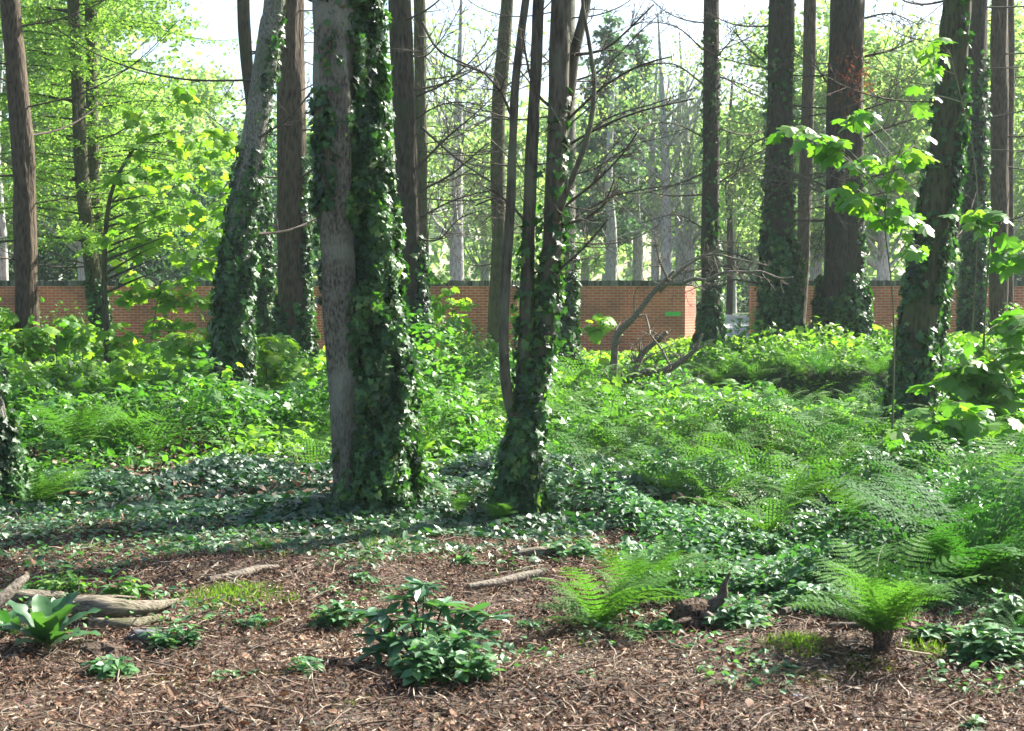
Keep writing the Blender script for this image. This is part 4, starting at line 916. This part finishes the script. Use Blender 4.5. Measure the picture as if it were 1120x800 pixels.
ff = [(620, 520, .7, 'fern right of the multi stemmed tree, nearest the ivy'), (665, 500, .75, 'fern in the open bed right of the multi stemmed tree'), (700, 520, .7, 'fern in front of the fallen branch, lower one'),
      (735, 490, .8, 'fern in front of the fallen branch, upper one'), (770, 525, .7, 'fern low in the middle bed, right of centre'), (800, 500, .8, 'fern in the middle bed below the dark hollow'),
      (650, 545, .55, 'small fern at the near edge of the middle bed'), (730, 555, .55, 'small fern at the edge where the ivy carpet begins'), (820, 540, .65, 'fern at the near edge of the bed below the hollow'),
      (850, 500, .8, 'fern below the bank, left of the leaning right trunk'), (895, 510, .8, 'fern below the bank, nearer the leaning right trunk'), (930, 530, .75, 'fern in front of the leaning right trunk'),
      (975, 520, .8, 'fern right before the foot of the leaning right trunk'), (1030, 530, .85, 'fern right of the leaning trunk foot'), (1080, 520, .85, 'fern under the right hand sycamore leaves'),
      (1115, 540, .85, 'fern at the right edge under the sycamore leaves'), (790, 425, .62, 'fern hanging over the left end of the dark hollow'), (825, 420, .62, 'fern overhanging the middle of the dark hollow'),
      (870, 412, .62, 'fern on the bank at the foot of the broad ivy trunk'), (760, 430, .62, 'fern left of the hollow beside the fallen branch tip'), (900, 415, .62, 'fern on the bank between the two broad trunks'), (960, 415, .62, 'fern on the bank right of the broadest trunk'),
      (600, 470, .7, 'fern directly behind the multi stemmed tree'), (500, 470, .8, 'fern between the big front trunk and the multi stemmed tree'), (540, 450, .8, 'fern beside the pale broken log behind'),
      (320, 480, .8, 'fern left of the big front trunk, nearer one'), (300, 450, .9, 'fern left of the big front trunk, farther one'), (340, 520, .6, 'small fern touching the left foot of the big front trunk'),
      (200, 480, .8, 'fern in the left bed in front of the leaning pale trunk'), (160, 500, .8, 'fern in the left bed among shaded herbs'), (60, 470, .9, 'fern far left behind the wide shaded one'),
      (130, 465, .95, 'fern behind the wide shaded one on the left'), (480, 500, .55, 'small fern just right of the big ivy mass'), (690, 470, .7, 'fern below the middle of the fallen branch'),
      (640, 445, .8, 'fern left of the thick end of the fallen branch'), (1000, 560, .6, 'fern between the bank ferns and the deep green ones'), (780, 560, .5, 'small fern beside the ivy carpet, right of centre'), (840, 590, .45, 'small fern among nettles above the dark curved branch'),
      (900, 560, .6, 'fern in the right bed above the nettles'), (760, 470, .75, 'fern at the front of the dark hollow'), (560, 430, .9, 'fern behind the slender stems close to the lime growth'), (1060, 560, .7, 'fern on the right between the upper and lower fern banks')]
for k, (u, v, s, lab) in enumerate(ff): fern_far(u, v, s * 1.25, lab, 'fern' if (k * 7) % 5 else 'fern_dark', k)
def fern_bed():
    b = Buf(); r = np.random.default_rng(4)
    for k in range(950):
        Y = 11.8 + 14 * r.random() ** .9; u = (620 + 540 * r.random()) if k % 5 < 3 else (-20 + 640 * r.random())
        if u < 640 and Y < 15: Y += 3.5
        x = (u - 560) / F * Y; az = r.random() * 6.28
        frond_geo(b, .45 + .35 * r.random(), R(35 + 40 * r.random()), az, r, 4, 14, base=(x, Y, hz(x, Y) + .05))
    tag(b.obj('fern_cover', [M['fern'], M['stem']], None, False), 'loose fern fronds mixed through the undergrowth', 'ground cover', kind='stuff')
fern_bed()

# ------------------------------------------------------------------ broad-leaved saplings
def sapling(base, tips, label, leaf=.16, mat='syc', nl=6, name='sapling', r=.012, group=None, droop=.55, spread=.12, trunk=None, pair=2):
    """base (u,Y); tips [(u,v,dY)]; stems go from the base to every tip"""
    bp = gp(*base); root = thing(name, label, 'sapling' if name == 'sapling' else 'tree', bp, group=group)
    sb = Buf(); lb = Buf(); Y = base[1]
    tp = [at(u, v, Y + d) - bp for u, v, d in tips]; zt = max(t[2] for t in tp)
    tr = np.array([at(u, v, Y) - bp for u, v in trunk]) if trunk else np.array([(0, 0, -.05), np.mean(tp, 0) * np.array([.3, .3, 0]) + np.array([0, 0, zt * .55]), np.mean(tp, 0) * np.array([.8, .8, 0]) + np.array([0, 0, zt * .95])])
    if trunk: tr = np.vstack([[(0, 0, -.05)], tr])
    C, Rs = resample(tr, np.linspace(r, r * .35, len(tr)), .1); tube(sb, C, Rs, 8, rough=.2)
    for t in tp:
        i = int(np.argmin(np.linalg.norm(C - (t + np.array([0, 0, -.35 * np.linalg.norm(t[:2] - C[-1][:2]) - .1])), axis=1))); s = C[i]
        tube(sb, [s, (s * .45 + t * .55) + np.array([0, 0, .06 * np.linalg.norm(t - s)]), t], [Rs[i] * .6, .004, .0025], 5, step=.08, cap=False)
        for g in range(pair):
            c = t if g == 0 else t * .85 + s * .15 + rng.normal(size=3) * spread * .4
            m = max(2, int(nl * (.7 + .6 * rng.random()))); az = np.arange(m) / m * 6.283 + rng.random() * 6
            d = np.stack([np.cos(az), np.sin(az), -droop * (.4 + .9 * rng.random(m))], -1)
            base_ = c + d * leaf * (.25 + .5 * rng.random((m, 1))) + rng.normal(size=(m, 3)) * spread * .35
            for q in base_: tube(sb, [c, (c + q) / 2 + ZUP * .01, q], [.002, .0016, .0014], 3, cap=False)
            N = ZUP * 1.0 + d * .45 + rng.normal(size=(m, 3)) * .28
            leaves(lb, T_MAPLE, base_, N, d, leaf * (.6 + .6 * rng.random(m)))
    sb.obj('stem' if name == 'sapling' else 'trunk', M['stem'] if r < .02 else M['bark_moss'], root); lb.obj('foliage', M[mat], root, False)
    return root
# right-hand sprays
sapling((975, 13.0), [(885, 142, -.4), (868, 140, -.2), (912, 150, -.3), (905, 160, -.2), (940, 122, .1), (932, 128, .2), (945, 168, 0), (933, 208, -.2), (945, 215, 0), (925, 200, 0), (1000, 160, .2), (985, 165, 0), (1005, 170, .3), (980, 185, .1), (985, 228, 0), (968, 230, .1), (995, 232, .2), (1000, 268, .2), (962, 215, .2)],
        'slender sapling with drooping bright leaves before the broadest dark trunk', .135, nl=7, r=.009, trunk=[(978, 380), (974, 300), (968, 250), (972, 200), (990, 150)], droop=.9, spread=.10, pair=1)
sapling((1078, 14.5), [(1060, 235, 0), (1072, 242, .1), (1112, 262, 0), (1120, 270, 0), (1048, 398, -.3), (1075, 388, 0), (1095, 395, .2), (1040, 410, -.3), (1062, 412, -.2), (1085, 418, -.1), (1110, 380, 0), (1105, 405, 0), (1055, 370, .1), (1100, 350, .2), (1115, 345, .1), (1070, 440, -.3), (1095, 445, -.2), (1115, 430, 0), (1030, 440, -.3)],
        'sapling with wide tiered leaves low at the right edge', .17, nl=6, r=.016, droop=.5, spread=.16, trunk=[(1078, 440), (1076, 380), (1080, 300), (1085, 240)])
sapling((1050, 16), [(1022, 38, 0), (1015, 50, .1), (1030, 60, 0), (1018, 75, .1), (1012, 105, .1)], 'few bright leaves hanging by the top of the leaning right trunk', .15, nl=5, r=.01, droop=.9, pair=1, trunk=[(1062, 380), (1068, 200), (1040, 60)])
sapling((1030, 12.2), [(1020, 455, 0), (1045, 448, .1), (1060, 465, 0), (1085, 458, .2), (1000, 470, 0), (1075, 482, 0), (1105, 470, .1), (1040, 480, -.1)], 'low broad leaved sapling in shade at the foot of the leaning right trunk', .16, nl=5, r=.012, droop=.4, spread=.14)
sapling((935, 17.5), [(930, 440, 0), (945, 452, 0), (960, 440, .1), (950, 462, -.1)], 'small plant with three broad leaves left of the leaning right trunk', .19, nl=3, r=.008, droop=.4, pair=1)
sapling((657, 27), [(655, 348, 0), (664, 352, 0), (650, 358, 0)], 'small lime sapling standing out against the brick wall left of the sign', .17, 'lime', nl=5, r=.01)
sapling((500, 27.5), [(497, 335, 0), (510, 330, 0), (490, 318, 0), (480, 300, 0), (495, 350, 0), (478, 340, .2), (505, 362, 0), (485, 365, 0), (470, 355, 0), (470, 325, 0)], 'lime green sapling against the wall right of the big front trunk', .17, 'lime', nl=6, r=.014)
sapling((563, 28), [(562, 337, 0), (568, 352, 0), (556, 345, 0)], 'tiny lime sapling against the wall behind the slender stems', .14, 'lime', nl=4, r=.008)
# left: yellow-lit sycamore and regrowth
sy = []
for (u, v) in [(150, 125), (180, 135), (205, 100), (165, 150), (195, 155), (225, 150), (240, 170), (250, 150), (150, 170), (175, 178), (205, 185), (232, 190), (248, 200), (130, 190), (160, 200), (190, 205), (215, 215), (240, 225), (170, 228), (200, 235), (230, 245), (248, 250), (150, 235), (180, 255), (210, 262), (240, 270), (160, 262), (135, 250), (145, 275), (235, 285), (215, 290), (150, 215), (140, 155)]:
    sy.append((u, v, rng.normal() * .5))
sapling((118, 24), sy, 'young sycamore with yellow lit leaves spreading left of the leaning pale trunk', .17, 'lime', nl=6, name='sycamore_tree', r=.06, droop=.8, spread=.22, trunk=[(117, 370), (114, 300), (118, 230), (130, 190), (155, 150)])
sapling((160, 25.5), [(145, 300, 0), (155, 312, 0), (168, 318, 0), (182, 312, 0), (195, 322, 0), (178, 330, 0), (205, 312, 0), (215, 325, 0), (228, 330, .2), (235, 318, .1), (172, 345, 0), (182, 352, 0), (205, 352, 0), (140, 325, 0), (130, 318, 0)], 'lime sapling spreading its leaves over the left stretch of wall', .16, 'lime', nl=6, r=.016)
k = 0
sap_labels = ['at the far left edge below the bare trunk', 'in front of the bare trunk nearest the left edge', 'just right of the bare trunk on the left', 'below the paired larch trunks', 'under the left stretch of brick wall',
              'left of the leaning pale trunk, at the back', 'left of the leaning pale trunk, close to it', 'right of the leaning pale trunk', 'at the foot of the reddish brown trunk', 'between the reddish brown and the big front trunk',
              'low in the left bed, far left', 'low in the left bed, below the larches', 'in the middle of the left bed', 'leaning over the ferns on the left']
sp = [(8, 24, 345), (30, 21.5, 362), (62, 22, 350), (92, 23, 352), (132, 23, 372), (185, 22.5, 372), (222, 20.5, 362), (292, 21, 372), (318, 23, 385), (345, 20, 395), (10, 18, 398), (70, 18.5, 395), (150, 18.5, 402), (205, 18, 398)]
for (u, Y, v), l in zip(sp, sap_labels):
    k += 1; tips = []
    for j in range(10):
        tips.append((u + rng.normal() * 15, v + abs(rng.normal()) * 20, rng.normal() * .35))
    sapling((u, Y), tips, 'leafy sapling ' + l, .15 if Y > 20 else .14, 'lime' if k % 3 else 'syc', nl=6, r=.012, spread=.2)

# ------------------------------------------------------------------ rhododendron, nettle clump, broad leaved plant
def rhodo():
    p = ground(462, 735); p[2] = hz(p[0], p[1]); root = thing('rhododendron', 'dark glossy leaved young shrub at the centre of the bare litter', 'shrub', p)
    sb = Buf(); lb = Buf(); s = PX(p[1])
    for (u, v, d) in [(440, 648, .1), (462, 632, .15), (420, 665, .05), (408, 690, 0), (455, 670, 0), (485, 655, .1), (478, 685, 0), (500, 675, .05), (430, 700, -.05), (512, 665, .1), (445, 690, -.1), (470, 660, .2), (525, 690, .05), (400, 668, .12), (430, 680, .15), (498, 695, -.08), (450, 640, .2), (415, 705, -.05), (535, 672, .12), (475, 700, -.12)]:
        t = np.array([(u - 462) * s, d, (735 - v) * s * .86]); tube(sb, [(0, 0, 0), t * np.array([.4, .4, .5]), t], [.008, .006, .004], 5, step=.04, rough=.2)
        for lay, (m, tl) in enumerate(((7, .25), (6, .75))):
            az = np.arange(m) / m * 6.283 + rng.random() * 6; d_ = np.stack([np.cos(az), np.sin(az), np.full(m, tl if lay == 0 else 1.1) + rng.normal(size=m) * .25], -1)
            if lay == 0: d_[:, 2] = rng.normal(size=m) * .35 - .15
            leaves(lb, T_ELL, np.tile(t - ZUP * .01 * lay, (m, 1)), ZUP + rng.normal(size=(m, 3)) * .25, d_, .085 + .05 * rng.random(m))
    sb.obj('stem', M['dead_dark'], root); lb.obj('foliage', M['rhodo'], root, False)
rhodo()
def herb_clump(u0, u1, v, h, label, name='nettle_clump', leaf=.05, mat='herb_blue', n=None, cat='plant'):
    p = ground((u0 + u1) / 2, v); p[2] = hz(p[0], p[1]); root = thing(name, label, cat, p); w = (u1 - u0) / 2 * PX(p[1]); hh = h * PX(p[1])
    sb = Buf(); lb = Buf(); n = n or int(30 + w * 120)
    for k in range(n):
        a, r = rng.random() * 6.28, math.sqrt(rng.random()); bx, by = math.cos(a) * r * w * .75, math.sin(a) * r * w * .5
        l = hh * (.35 + .7 * rng.random()) * (1.1 - .5 * r); top = np.array([bx * 1.3 + rng.normal() * .02, by * 1.3 + rng.normal() * .02, l]); b0 = np.array([bx, by, -.01])
        tube(sb, [b0, (b0 + top) / 2, top], [.002, .002, .0015], 3, cap=False)
        m = max(2, int(l / .045))
        for j in range(m + 1):
            c = b0 + (top - b0) * (.3 + .7 * (j + .5) / (m + 1)); az = rng.random() * 3.14 + j * 1.57
            A = np.array([az, az + 3.1416] + ([az + 1.57, az + 4.71] if j == m else [])); d_ = np.stack([np.cos(A), np.sin(A), -.15 + .3 * rng.random(len(A))], -1)
            leaves(lb, T_OVATE, np.tile(c, (len(A), 1)), ZUP + rng.normal(size=(len(A), 3)) * .25, d_, leaf * (.6 + .6 * rng.random(len(A))))
    sb.obj('stem', M['stem'], root); lb.obj('foliage', M[mat], root, False)
herb_clump(425, 552, 748, 62, 'soft blue green nettle clump in front of the dark shrub', leaf=.06, n=60)
herb_clump(340, 395, 690, 42, 'low green seedling patch left of the dark shrub', leaf=.055, n=26, name='seedling_patch')
herb_clump(310, 355, 742, 24, 'tiny green seedling patch on open litter below left of the dark shrub', leaf=.04, n=16, name='seedling_patch')
herb_clump(90, 150, 745, 30, 'light green seedling patch beneath the black stump remnant', leaf=.05, n=30, name='seedling_patch')
herb_clump(150, 225, 712, 32, 'green seedling patch right of the bluish dark stone', leaf=.05, n=28, name='seedling_patch')
herb_clump(30, 95, 655, 34, 'leafy seedlings behind the rotten log on the left', leaf=.055, n=26, name='seedling_patch', mat='herb')
herb_clump(110, 165, 660, 32, 'taller seedlings standing behind the end of the rotten log', leaf=.055, n=18, name='seedling_patch', mat='herb')
herb_clump(760, 850, 690, 34, 'low nettle clump right of the upturned root', leaf=.055, n=50)
herb_clump(850, 930, 672, 40, 'nettle clump behind the dark curved branch', leaf=.06, n=50)
herb_clump(1040, 1120, 725, 48, 'nettle clump at the right edge below the deep green fern', leaf=.065, n=60)
herb_clump(700, 745, 696, 24, 'low seedling patch in front of the upturned root', leaf=.05, n=20, name='seedling_patch')
herb_clump(1050, 1085, 800, 20, 'single tuft of seedling leaves at the bottom right corner', leaf=.05, n=5, name='seedling')
herb_clump(620, 650, 745, 12, 'tiny seedling tuft on open litter right of centre', leaf=.035, n=4, name='seedling')
for a in [(590, 660, 612, 26, 'low green nettle patch above the mossy root'), (745, 800, 640, 34, 'nettle clump behind the upturned root'), (790, 860, 655, 44, 'nettle clump between the upturned root and the dark curved branch'),
          (960, 1040, 668, 46, 'nettle clump between the front fern and the largest deep green fern'), (870, 930, 640, 40, 'nettle clump above the dark curved branch, left of the front fern'), (1070, 1130, 690, 50, 'nettle clump at the right edge behind the small low fern'),
          (680, 740, 625, 26, 'nettle patch at the ivy edge behind the arching small fern'), (800, 870, 612, 40, 'nettle clump in the ivy carpet far behind the upturned root'), (1000, 1050, 705, 30, 'low nettles beside the gnarled root end')]:
    herb_clump(*a, leaf=.055, n=44)
for a in [(255, 300, 690, 18, 'seedling patch below the grass tufts on the left'), (235, 270, 745, 14, 'tiny seedling patch on litter below the bluish dark stone'), (560, 600, 690, 14, 'tiny seedling patch between the dark shrub and the lime fern'), (380, 420, 640, 18, 'seedling patch on litter behind the dark shrub'),
          (850, 880, 735, 10, 'tiny seedling tuft in front of the moss'), (490, 520, 620, 18, 'seedling patch at the ivy edge above the dark shrub')]:
    herb_clump(*a, leaf=.04, n=14, name='seedling_patch')
def big_leaf(buf, base, az, L, W, e0, e1, r, tint):
    n = 9; P = [np.array(base, float)]; hd = np.array([math.cos(az), math.sin(az), 0]); sd_ = np.array([-math.sin(az), math.cos(az), 0])
    V = []
    for i in range(n + 1):
        t = i / n; e = e0 + (e1 - e0) * t; d = hd * math.cos(e) + ZUP * math.sin(e); up = np.cross(d, sd_); up = up if up[2] > 0 else -up
        w = W * (.12 + math.sin(math.pi * min(1, t * .93 + .02)) ** .8) * (1 if t > .2 else .35 + 3 * t); w = min(w, W) if t < 1 else .001
        c = P[-1]; wv = math.sin(i * 2.4 + az * 3) * .008
        for q, zz in ((-1, .22), (-.5, .09), (0, 0), (.5, .09), (1, .22)): V.append(c + sd_ * q * w * .5 + up * (zz * w * .5 + wv * q))
        P.append(c + d * L / n)
    i = np.arange(n)[:, None] * 5; j = np.arange(4)[None]; buf.add(V, np.stack([i + j, i + j + 1, i + 5 + j + 1, i + 5 + j], -1).reshape(-1, 4), tint)
def rosette(u, v, size, label, n=16, seed=1):
    p = ground(u, v); p[2] = hz(p[0], p[1]); root = thing('foxglove_plant', label, 'plant', p); r = np.random.default_rng(seed)
    for k in range(n):
        b = Buf(); az = k * 2.4 + r.normal() * .2; up = k / n
        L = size * (.75 + .4 * r.random()); big_leaf(b, (0, 0, .01 + .02 * up), az, L, L * .34, R(35 + 45 * up), R(-20 + 50 * up), r, r.random()); b.obj('leaf', M['dock'], root)
rosette(52, 714, .31, 'broad leaved green rosette plant beside the rotten log, bottom left', 17, 3)
rosette(12, 700, .2, 'smaller broad leaved rosette cut by the left edge', 9, 5)

# ------------------------------------------------------------------ dead wood
def log(pts, radii, label, mat='dead', name='log', seg=14, rough=.5, cat='dead wood', flat=1.0, extra=(), lift=0.0, step=.04, fr=3.0, tw=0, xk=1.0, kink=0.0):
    P = []
    for q in pts:
        if len(q) == 2: g = ground(*q); g[2] = hz(g[0], g[1]) ; P.append(g)
        else: P.append(at(q[0], q[1], q[2]))
    P = np.array(P)
    if len(pts[0]) == 2: P[:, 2] += np.array(radii) * .6 + lift
    org = P[0].copy(); org[2] = min(org[2], hz(org[0], org[1])) ; root = thing(name, label, cat, org)
    if kink: P, radii = resample(P, radii, .22); P[1:] = P[1:] + rng.normal(size=P[1:].shape) * kink
    b = Buf(); tube(b, P - org, radii, seg, step=step, rough=rough, seed=int(pts[0][0]) + 3, flat=flat, fr=fr)
    if tw: twigs(b, P - org, radii, tw, .3, 2)
    b.obj('main_limb' if extra else 'wood', M[mat], root)
    for e, rr in extra:
        rr = list(np.array(rr) * xk)
        Q = np.array([at(*q) if len(q) == 3 else (lambda g: np.array([g[0], g[1], hz(g[0], g[1]) + rr[0]]))(ground(*q)) for q in e])
        
        if kink: Q, rr = resample(Q, rr, .18); Q[1:] = Q[1:] + rng.normal(size=Q[1:].shape) * kink
        b = Buf(); tube(b, Q - org, rr, 8, step=.05, rough=.35, seed=5); twigs(b, Q - org, rr, 16 if kink else 5, .42, 2, rmin=.004); b.obj('side_limb', M[mat], root)
    return root
p_ = ground(84, 680)
log([(60, 684), (95, 681), (120, 676), (150, 674)], [.012, .035, .03, .008], 'splintered grey piece of rotten wood lying on the rotten log', 'rotten', 'splintered_log', 12, 1.1, 'dead wood', flat=.45, lift=.085)
YB = 20.0
s_ = PX(YB)
log([(640, 462, YB), (662, 435, YB), (668, 405, YB - .1), (674, 372, YB - .2), (692, 345, YB - .3), (716, 322, YB - .4), (738, 298, YB - .5)], [.075, .062, .052, .046, .04, .032, .016],
    'weathered grey fallen branch with antler like limbs, leaning in front of the wall', 'dead', 'fallen_branch', 12, .35, 'branch', tw=8, kink=.03, xk=.85,
    extra=[([(664, 432, YB), (690, 415, YB - .4), (720, 410, YB - .8), (745, 397, YB - 1), (762, 385, YB - 1.1), (775, 366, YB - 1.1)], [.07, .065, .06, .045, .03, .016]),
           ([(692, 416, YB - .4), (700, 392, YB - .4), (715, 376, YB - .5), (728, 366, YB - .6)], [.05, .045, .04, .03]),
           ([(690, 430, YB - .7), (720, 425, YB - 1), (745, 422, YB - 1.2), (770, 410, YB - 1.3)], [.03, .026, .02, .01]),
           ([(722, 318, YB - .4), (745, 310, YB - .8), (790, 300, YB - 1.2), (835, 300, YB - 1.5), (870, 305, YB - 1.6)], [.03, .028, .024, .018, .01]),
           ([(735, 305, YB - .5), (760, 288, YB - .8), (800, 282, YB - 1.1), (840, 290, YB - 1.3)], [.022, .018, .014, .008]),
           ([(733, 310, YB - .5), (722, 290, YB - .6), (716, 270, YB - .7), (718, 250, YB - .7)], [.02, .015, .01, .006]),
           ([(694, 345, YB - .3), (693, 325, YB - .4), (700, 300, YB - .5)], [.012, .01, .006]),
           ([(706, 345, YB - .4), (712, 370, YB - .8), (730, 400, YB - 1), (742, 402, YB - 1)], [.016, .015, .015, .012])])
log([(84, 680), (110, 684), (135, 683), (165, 678), (194, 668)], [.04, .06, .055, .04, .012], 'pale rotten splintered log lying left, behind the rosette plant', 'rotten', 'rotten_log', 24, 1.25, 'log', flat=.8, lift=.045, fr=2.0,
    extra=[([(100, 690), (140, 692), (175, 684)], [.03, .035, .02])])
log([(0, 665), (40, 662), (70, 660)], [.04, .045, .03], 'pale log piece at the left edge beyond the rosette plant', 'rotten', 'log', 16, .6, 'log', flat=.8, lift=.02)
log([(-8, 662, 6.7), (8, 650, 6.75), (20, 638, 6.8), (30, 630, 6.85)], [.03, .027, .022, .014], 'grey dead branch poking up diagonally at the left edge', 'dead', 'branch', 12, .3, 'branch')
log([(228, 640), (262, 634), (285, 628), (305, 624)], [.02, .026, .022, .014], 'grey fallen bough with a forked end, left of centre behind the grass', 'dead', 'fallen_branch', 10, .5, 'branch', lift=.01, extra=[([(245, 637), (262, 642), (285, 640)], [.016, .014, .008])])
log([(215, 640), (240, 618), (262, 610)], [.008, .007, .004], 'thin curved twig above the forked bough', 'dead', 'twig', 6, .3, 'twig', lift=.01)
log([(512, 650), (545, 645), (570, 640), (592, 636)], [.022, .026, .03, .028], 'grey fallen branch end lying right behind the dark shrub', 'dead', 'fallen_branch', 12, .4, 'branch', lift=.02)
log([(560, 614), (600, 612), (630, 609), (655, 606)], [.02, .03, .03, .02], 'mossy root stretched along the ground right of the multi stemmed tree', 'rotten', 'root', 12, .5, 'root', lift=.03)
log([(856, 680), (885, 672), (905, 680), (930, 684), (956, 684)], [.02, .03, .03, .026, .012], 'dark curved branch lying below the nettles on the right', 'dead_dark', 'fallen_branch', 12, .4, 'branch', lift=.03)
log([(905, 692), (935, 694), (962, 697)], [.02, .024, .018], 'short brown log piece in front of the dark curved branch', 'dead_dark', 'log', 10, .5, 'log', lift=.01)
log([(630, 715), (648, 712), (662, 718)], [.016, .018, .01], 'short black rotten stick below the lime fern', 'root', 'stick', 8, .5, 'stick')
log([(655, 735), (690, 740), (712, 742)], [.006, .007, .003], 'thin dark stick right of the short black one', 'dead_dark', 'stick', 6, .4, 'stick')
log([(575, 742), (600, 736), (612, 732)], [.006, .007, .004], 'pale thin stick below the left side of the lime fern', 'dead', 'stick', 6, .4, 'stick')
log([(165, 728), (185, 735), (205, 738)], [.01, .011, .006], 'brown stick lying below the bluish dark stone', 'dead', 'stick', 8, .4, 'stick')
log([(10, 780), (45, 776), (65, 765)], [.008, .009, .004], 'pale crooked stick in the bottom left corner', 'dead', 'stick', 8, .4, 'stick')
log([(200, 770), (240, 778), (262, 786)], [.014, .016, .01], 'grey weathered stick near the bottom, left of centre', 'dead', 'stick', 8, .5, 'stick')
log([(630, 778), (645, 772), (652, 766)], [.006, .006, .003], 'curved pale twig near the bottom, right of centre', 'dead', 'twig', 6, .4, 'twig')
log([(375, 792), (420, 788), (450, 792)], [.007, .008, .005], 'long thin stick along the bottom edge left of centre', 'dead', 'stick', 6, .4, 'stick')
log([(270, 712), (300, 706), (318, 702)], [.008, .009, .005], 'brown twig right of the seedling patch on the left', 'dead', 'twig', 6, .4, 'twig')
log([(300, 674), (330, 676), (350, 672)], [.01, .011, .008], 'dark stick beneath the seedlings left of the dark shrub', 'dead_dark', 'stick', 8, .4, 'stick')
log([(1020, 735), (1040, 742), (1058, 738)], [.012, .013, .006], 'gnarled root end beside the moss, right of the front fern', 'dead_dark', 'root', 8, .5, 'root')
log([(540, 440, 25), (520, 447, 24.6), (512, 455, 24.2)][::-1], [.06, .055, .03], 'pale broken bough seen left behind the slender stems', 'dead', 'fallen_branch', 10, .4, 'branch')
log([(533, 455, 23), (545, 440, 23.5), (552, 428, 24)], [.03, .055, .05], 'pale broken stub leaning behind the slender stems', 'dead', 'fallen_branch', 10, .4, 'branch')
log([(480, 485, 17.5), (492, 474, 17.8), (500, 468, 18)], [.05, .07, .05], 'pale cut log end among leaves right of the big front trunk', 'rotten', 'log', 12, .4, 'log')
def upturned_root():
    p = ground(765, 690); p[2] = hz(p[0], p[1]); root = thing('upturned_root', 'dark upturned tree root with one snag pointing up, right of the lime fern', 'root', p); s = PX(p[1])
    b = Buf(); tube(b, [(-38 * s, 0, .02), (-15 * s, 0, .07), (10 * s, .02, .07), (30 * s, .0, .03)], [.03, .07, .06, .025], 24, step=.015, rough=1.9, fr=3.2, seed=8); b.obj('root_ball', M['root'], root)
    b = Buf(); tube(b, [(8 * s, 0, .05), (16 * s, .02, .12), (26 * s, .03, .16), (27 * s, .02, .21), (34 * s, .02, 62 * s)], [.035, .026, .02, .017, .007], 12, step=.02, rough=1.0, seed=2); b.obj('snag', M['dead_dark'], root)
    for k, q in enumerate([[(0, -.05, .08), (25 * s, -.08, .06), (42 * s, -.08, .0)], [(-10 * s, -.04, .06), (-30 * s, -.1, .04), (-45 * s, -.1, -.01)], [(5 * s, -.07, .09), (18 * s, -.1, .05), (30 * s, -.14, .0)], [(15 * s, 0, .08), (40 * s, .03, .1), (48 * s, .04, .03)]]):
        b = Buf(); tube(b, q, [.022, .016, .007], 8, step=.03, rough=.6, seed=k); b.obj('rootlet', M['dead' if k == 2 else 'root'], root)
upturned_root()
def stone(u, v, w, h, label, seed=0, mat='stone', name='stone'):
    p = ground(u, v); p[2] = hz(p[0], p[1]); s = PX(p[1]); b = Buf()
    n, m = 40, 26; th, ph = np.meshgrid(np.linspace(0, 2 * np.pi, n, endpoint=False), np.linspace(.02, np.pi - .02, m))
    d = np.stack([np.cos(th) * np.sin(ph), np.sin(th) * np.sin(ph), np.cos(ph)], -1).reshape(-1, 3)
    r = .5 + .6 * vnoise(d[:, 0] * 1.8 + 5, d[:, 1] * 1.8 + 5, d[:, 2] * 1.8 + seed, seed) + .35 * vnoise(d[:, 0] * 5 + 5, d[:, 1] * 5 + 5, d[:, 2] * 5 + seed, seed); V = d * r[:, None] * np.array([w * s / 2, w * s / 3, h * s * .7]); 
    i = np.arange(m - 1)[:, None] * n; j = np.arange(n)[None]; j2 = (j + 1) % n
    b.add(V, np.stack([i + j, i + n + j, i + n + j2, i + j2], -1).reshape(-1, 4)); o = b.obj(name, M[mat]); o.location = (p[0], p[1], p[2] + h * s * .2); tag(o, label, name)
stone(112, 720, 56, 20, 'black rotten stump remnant among seedlings on the left', 2, 'root', 'stump')
stone(160, 703, 50, 15, 'bluish dark stone right of the black stump remnant', 5)
stone(347, 716, 12, 6, 'small pale grey stone left of the dark shrub', 4, 'gravel')
stone(872, 765, 14, 7, 'small pale bluish stone near the bottom right', 6, 'gravel')
# ------------------------------------------------------------------ haze
def haze():
    b = Buf(); box(b, (-75, -14, -2), (85, 160, 26)); o = b.obj('haze', None, None, False) if False else None
    m = bpy.data.materials.new('haze_air'); m.use_nodes = True; t = m.node_tree; t.nodes.clear()
    out = t.nodes.new('ShaderNodeOutputMaterial'); v = t.nodes.new('ShaderNodeVolumePrincipled'); v.inputs['Density'].default_value = .00038
    v.inputs['Color'].default_value = (.85, .95, 1, 1); v.inputs['Anisotropy'].default_value = .3
    t.links.new(v.outputs[0], out.inputs['Volume'])
    o = b.obj('haze', m, None, False); tag(o, 'thin bright air fading the far trees', 'haze', kind='stuff')
haze()
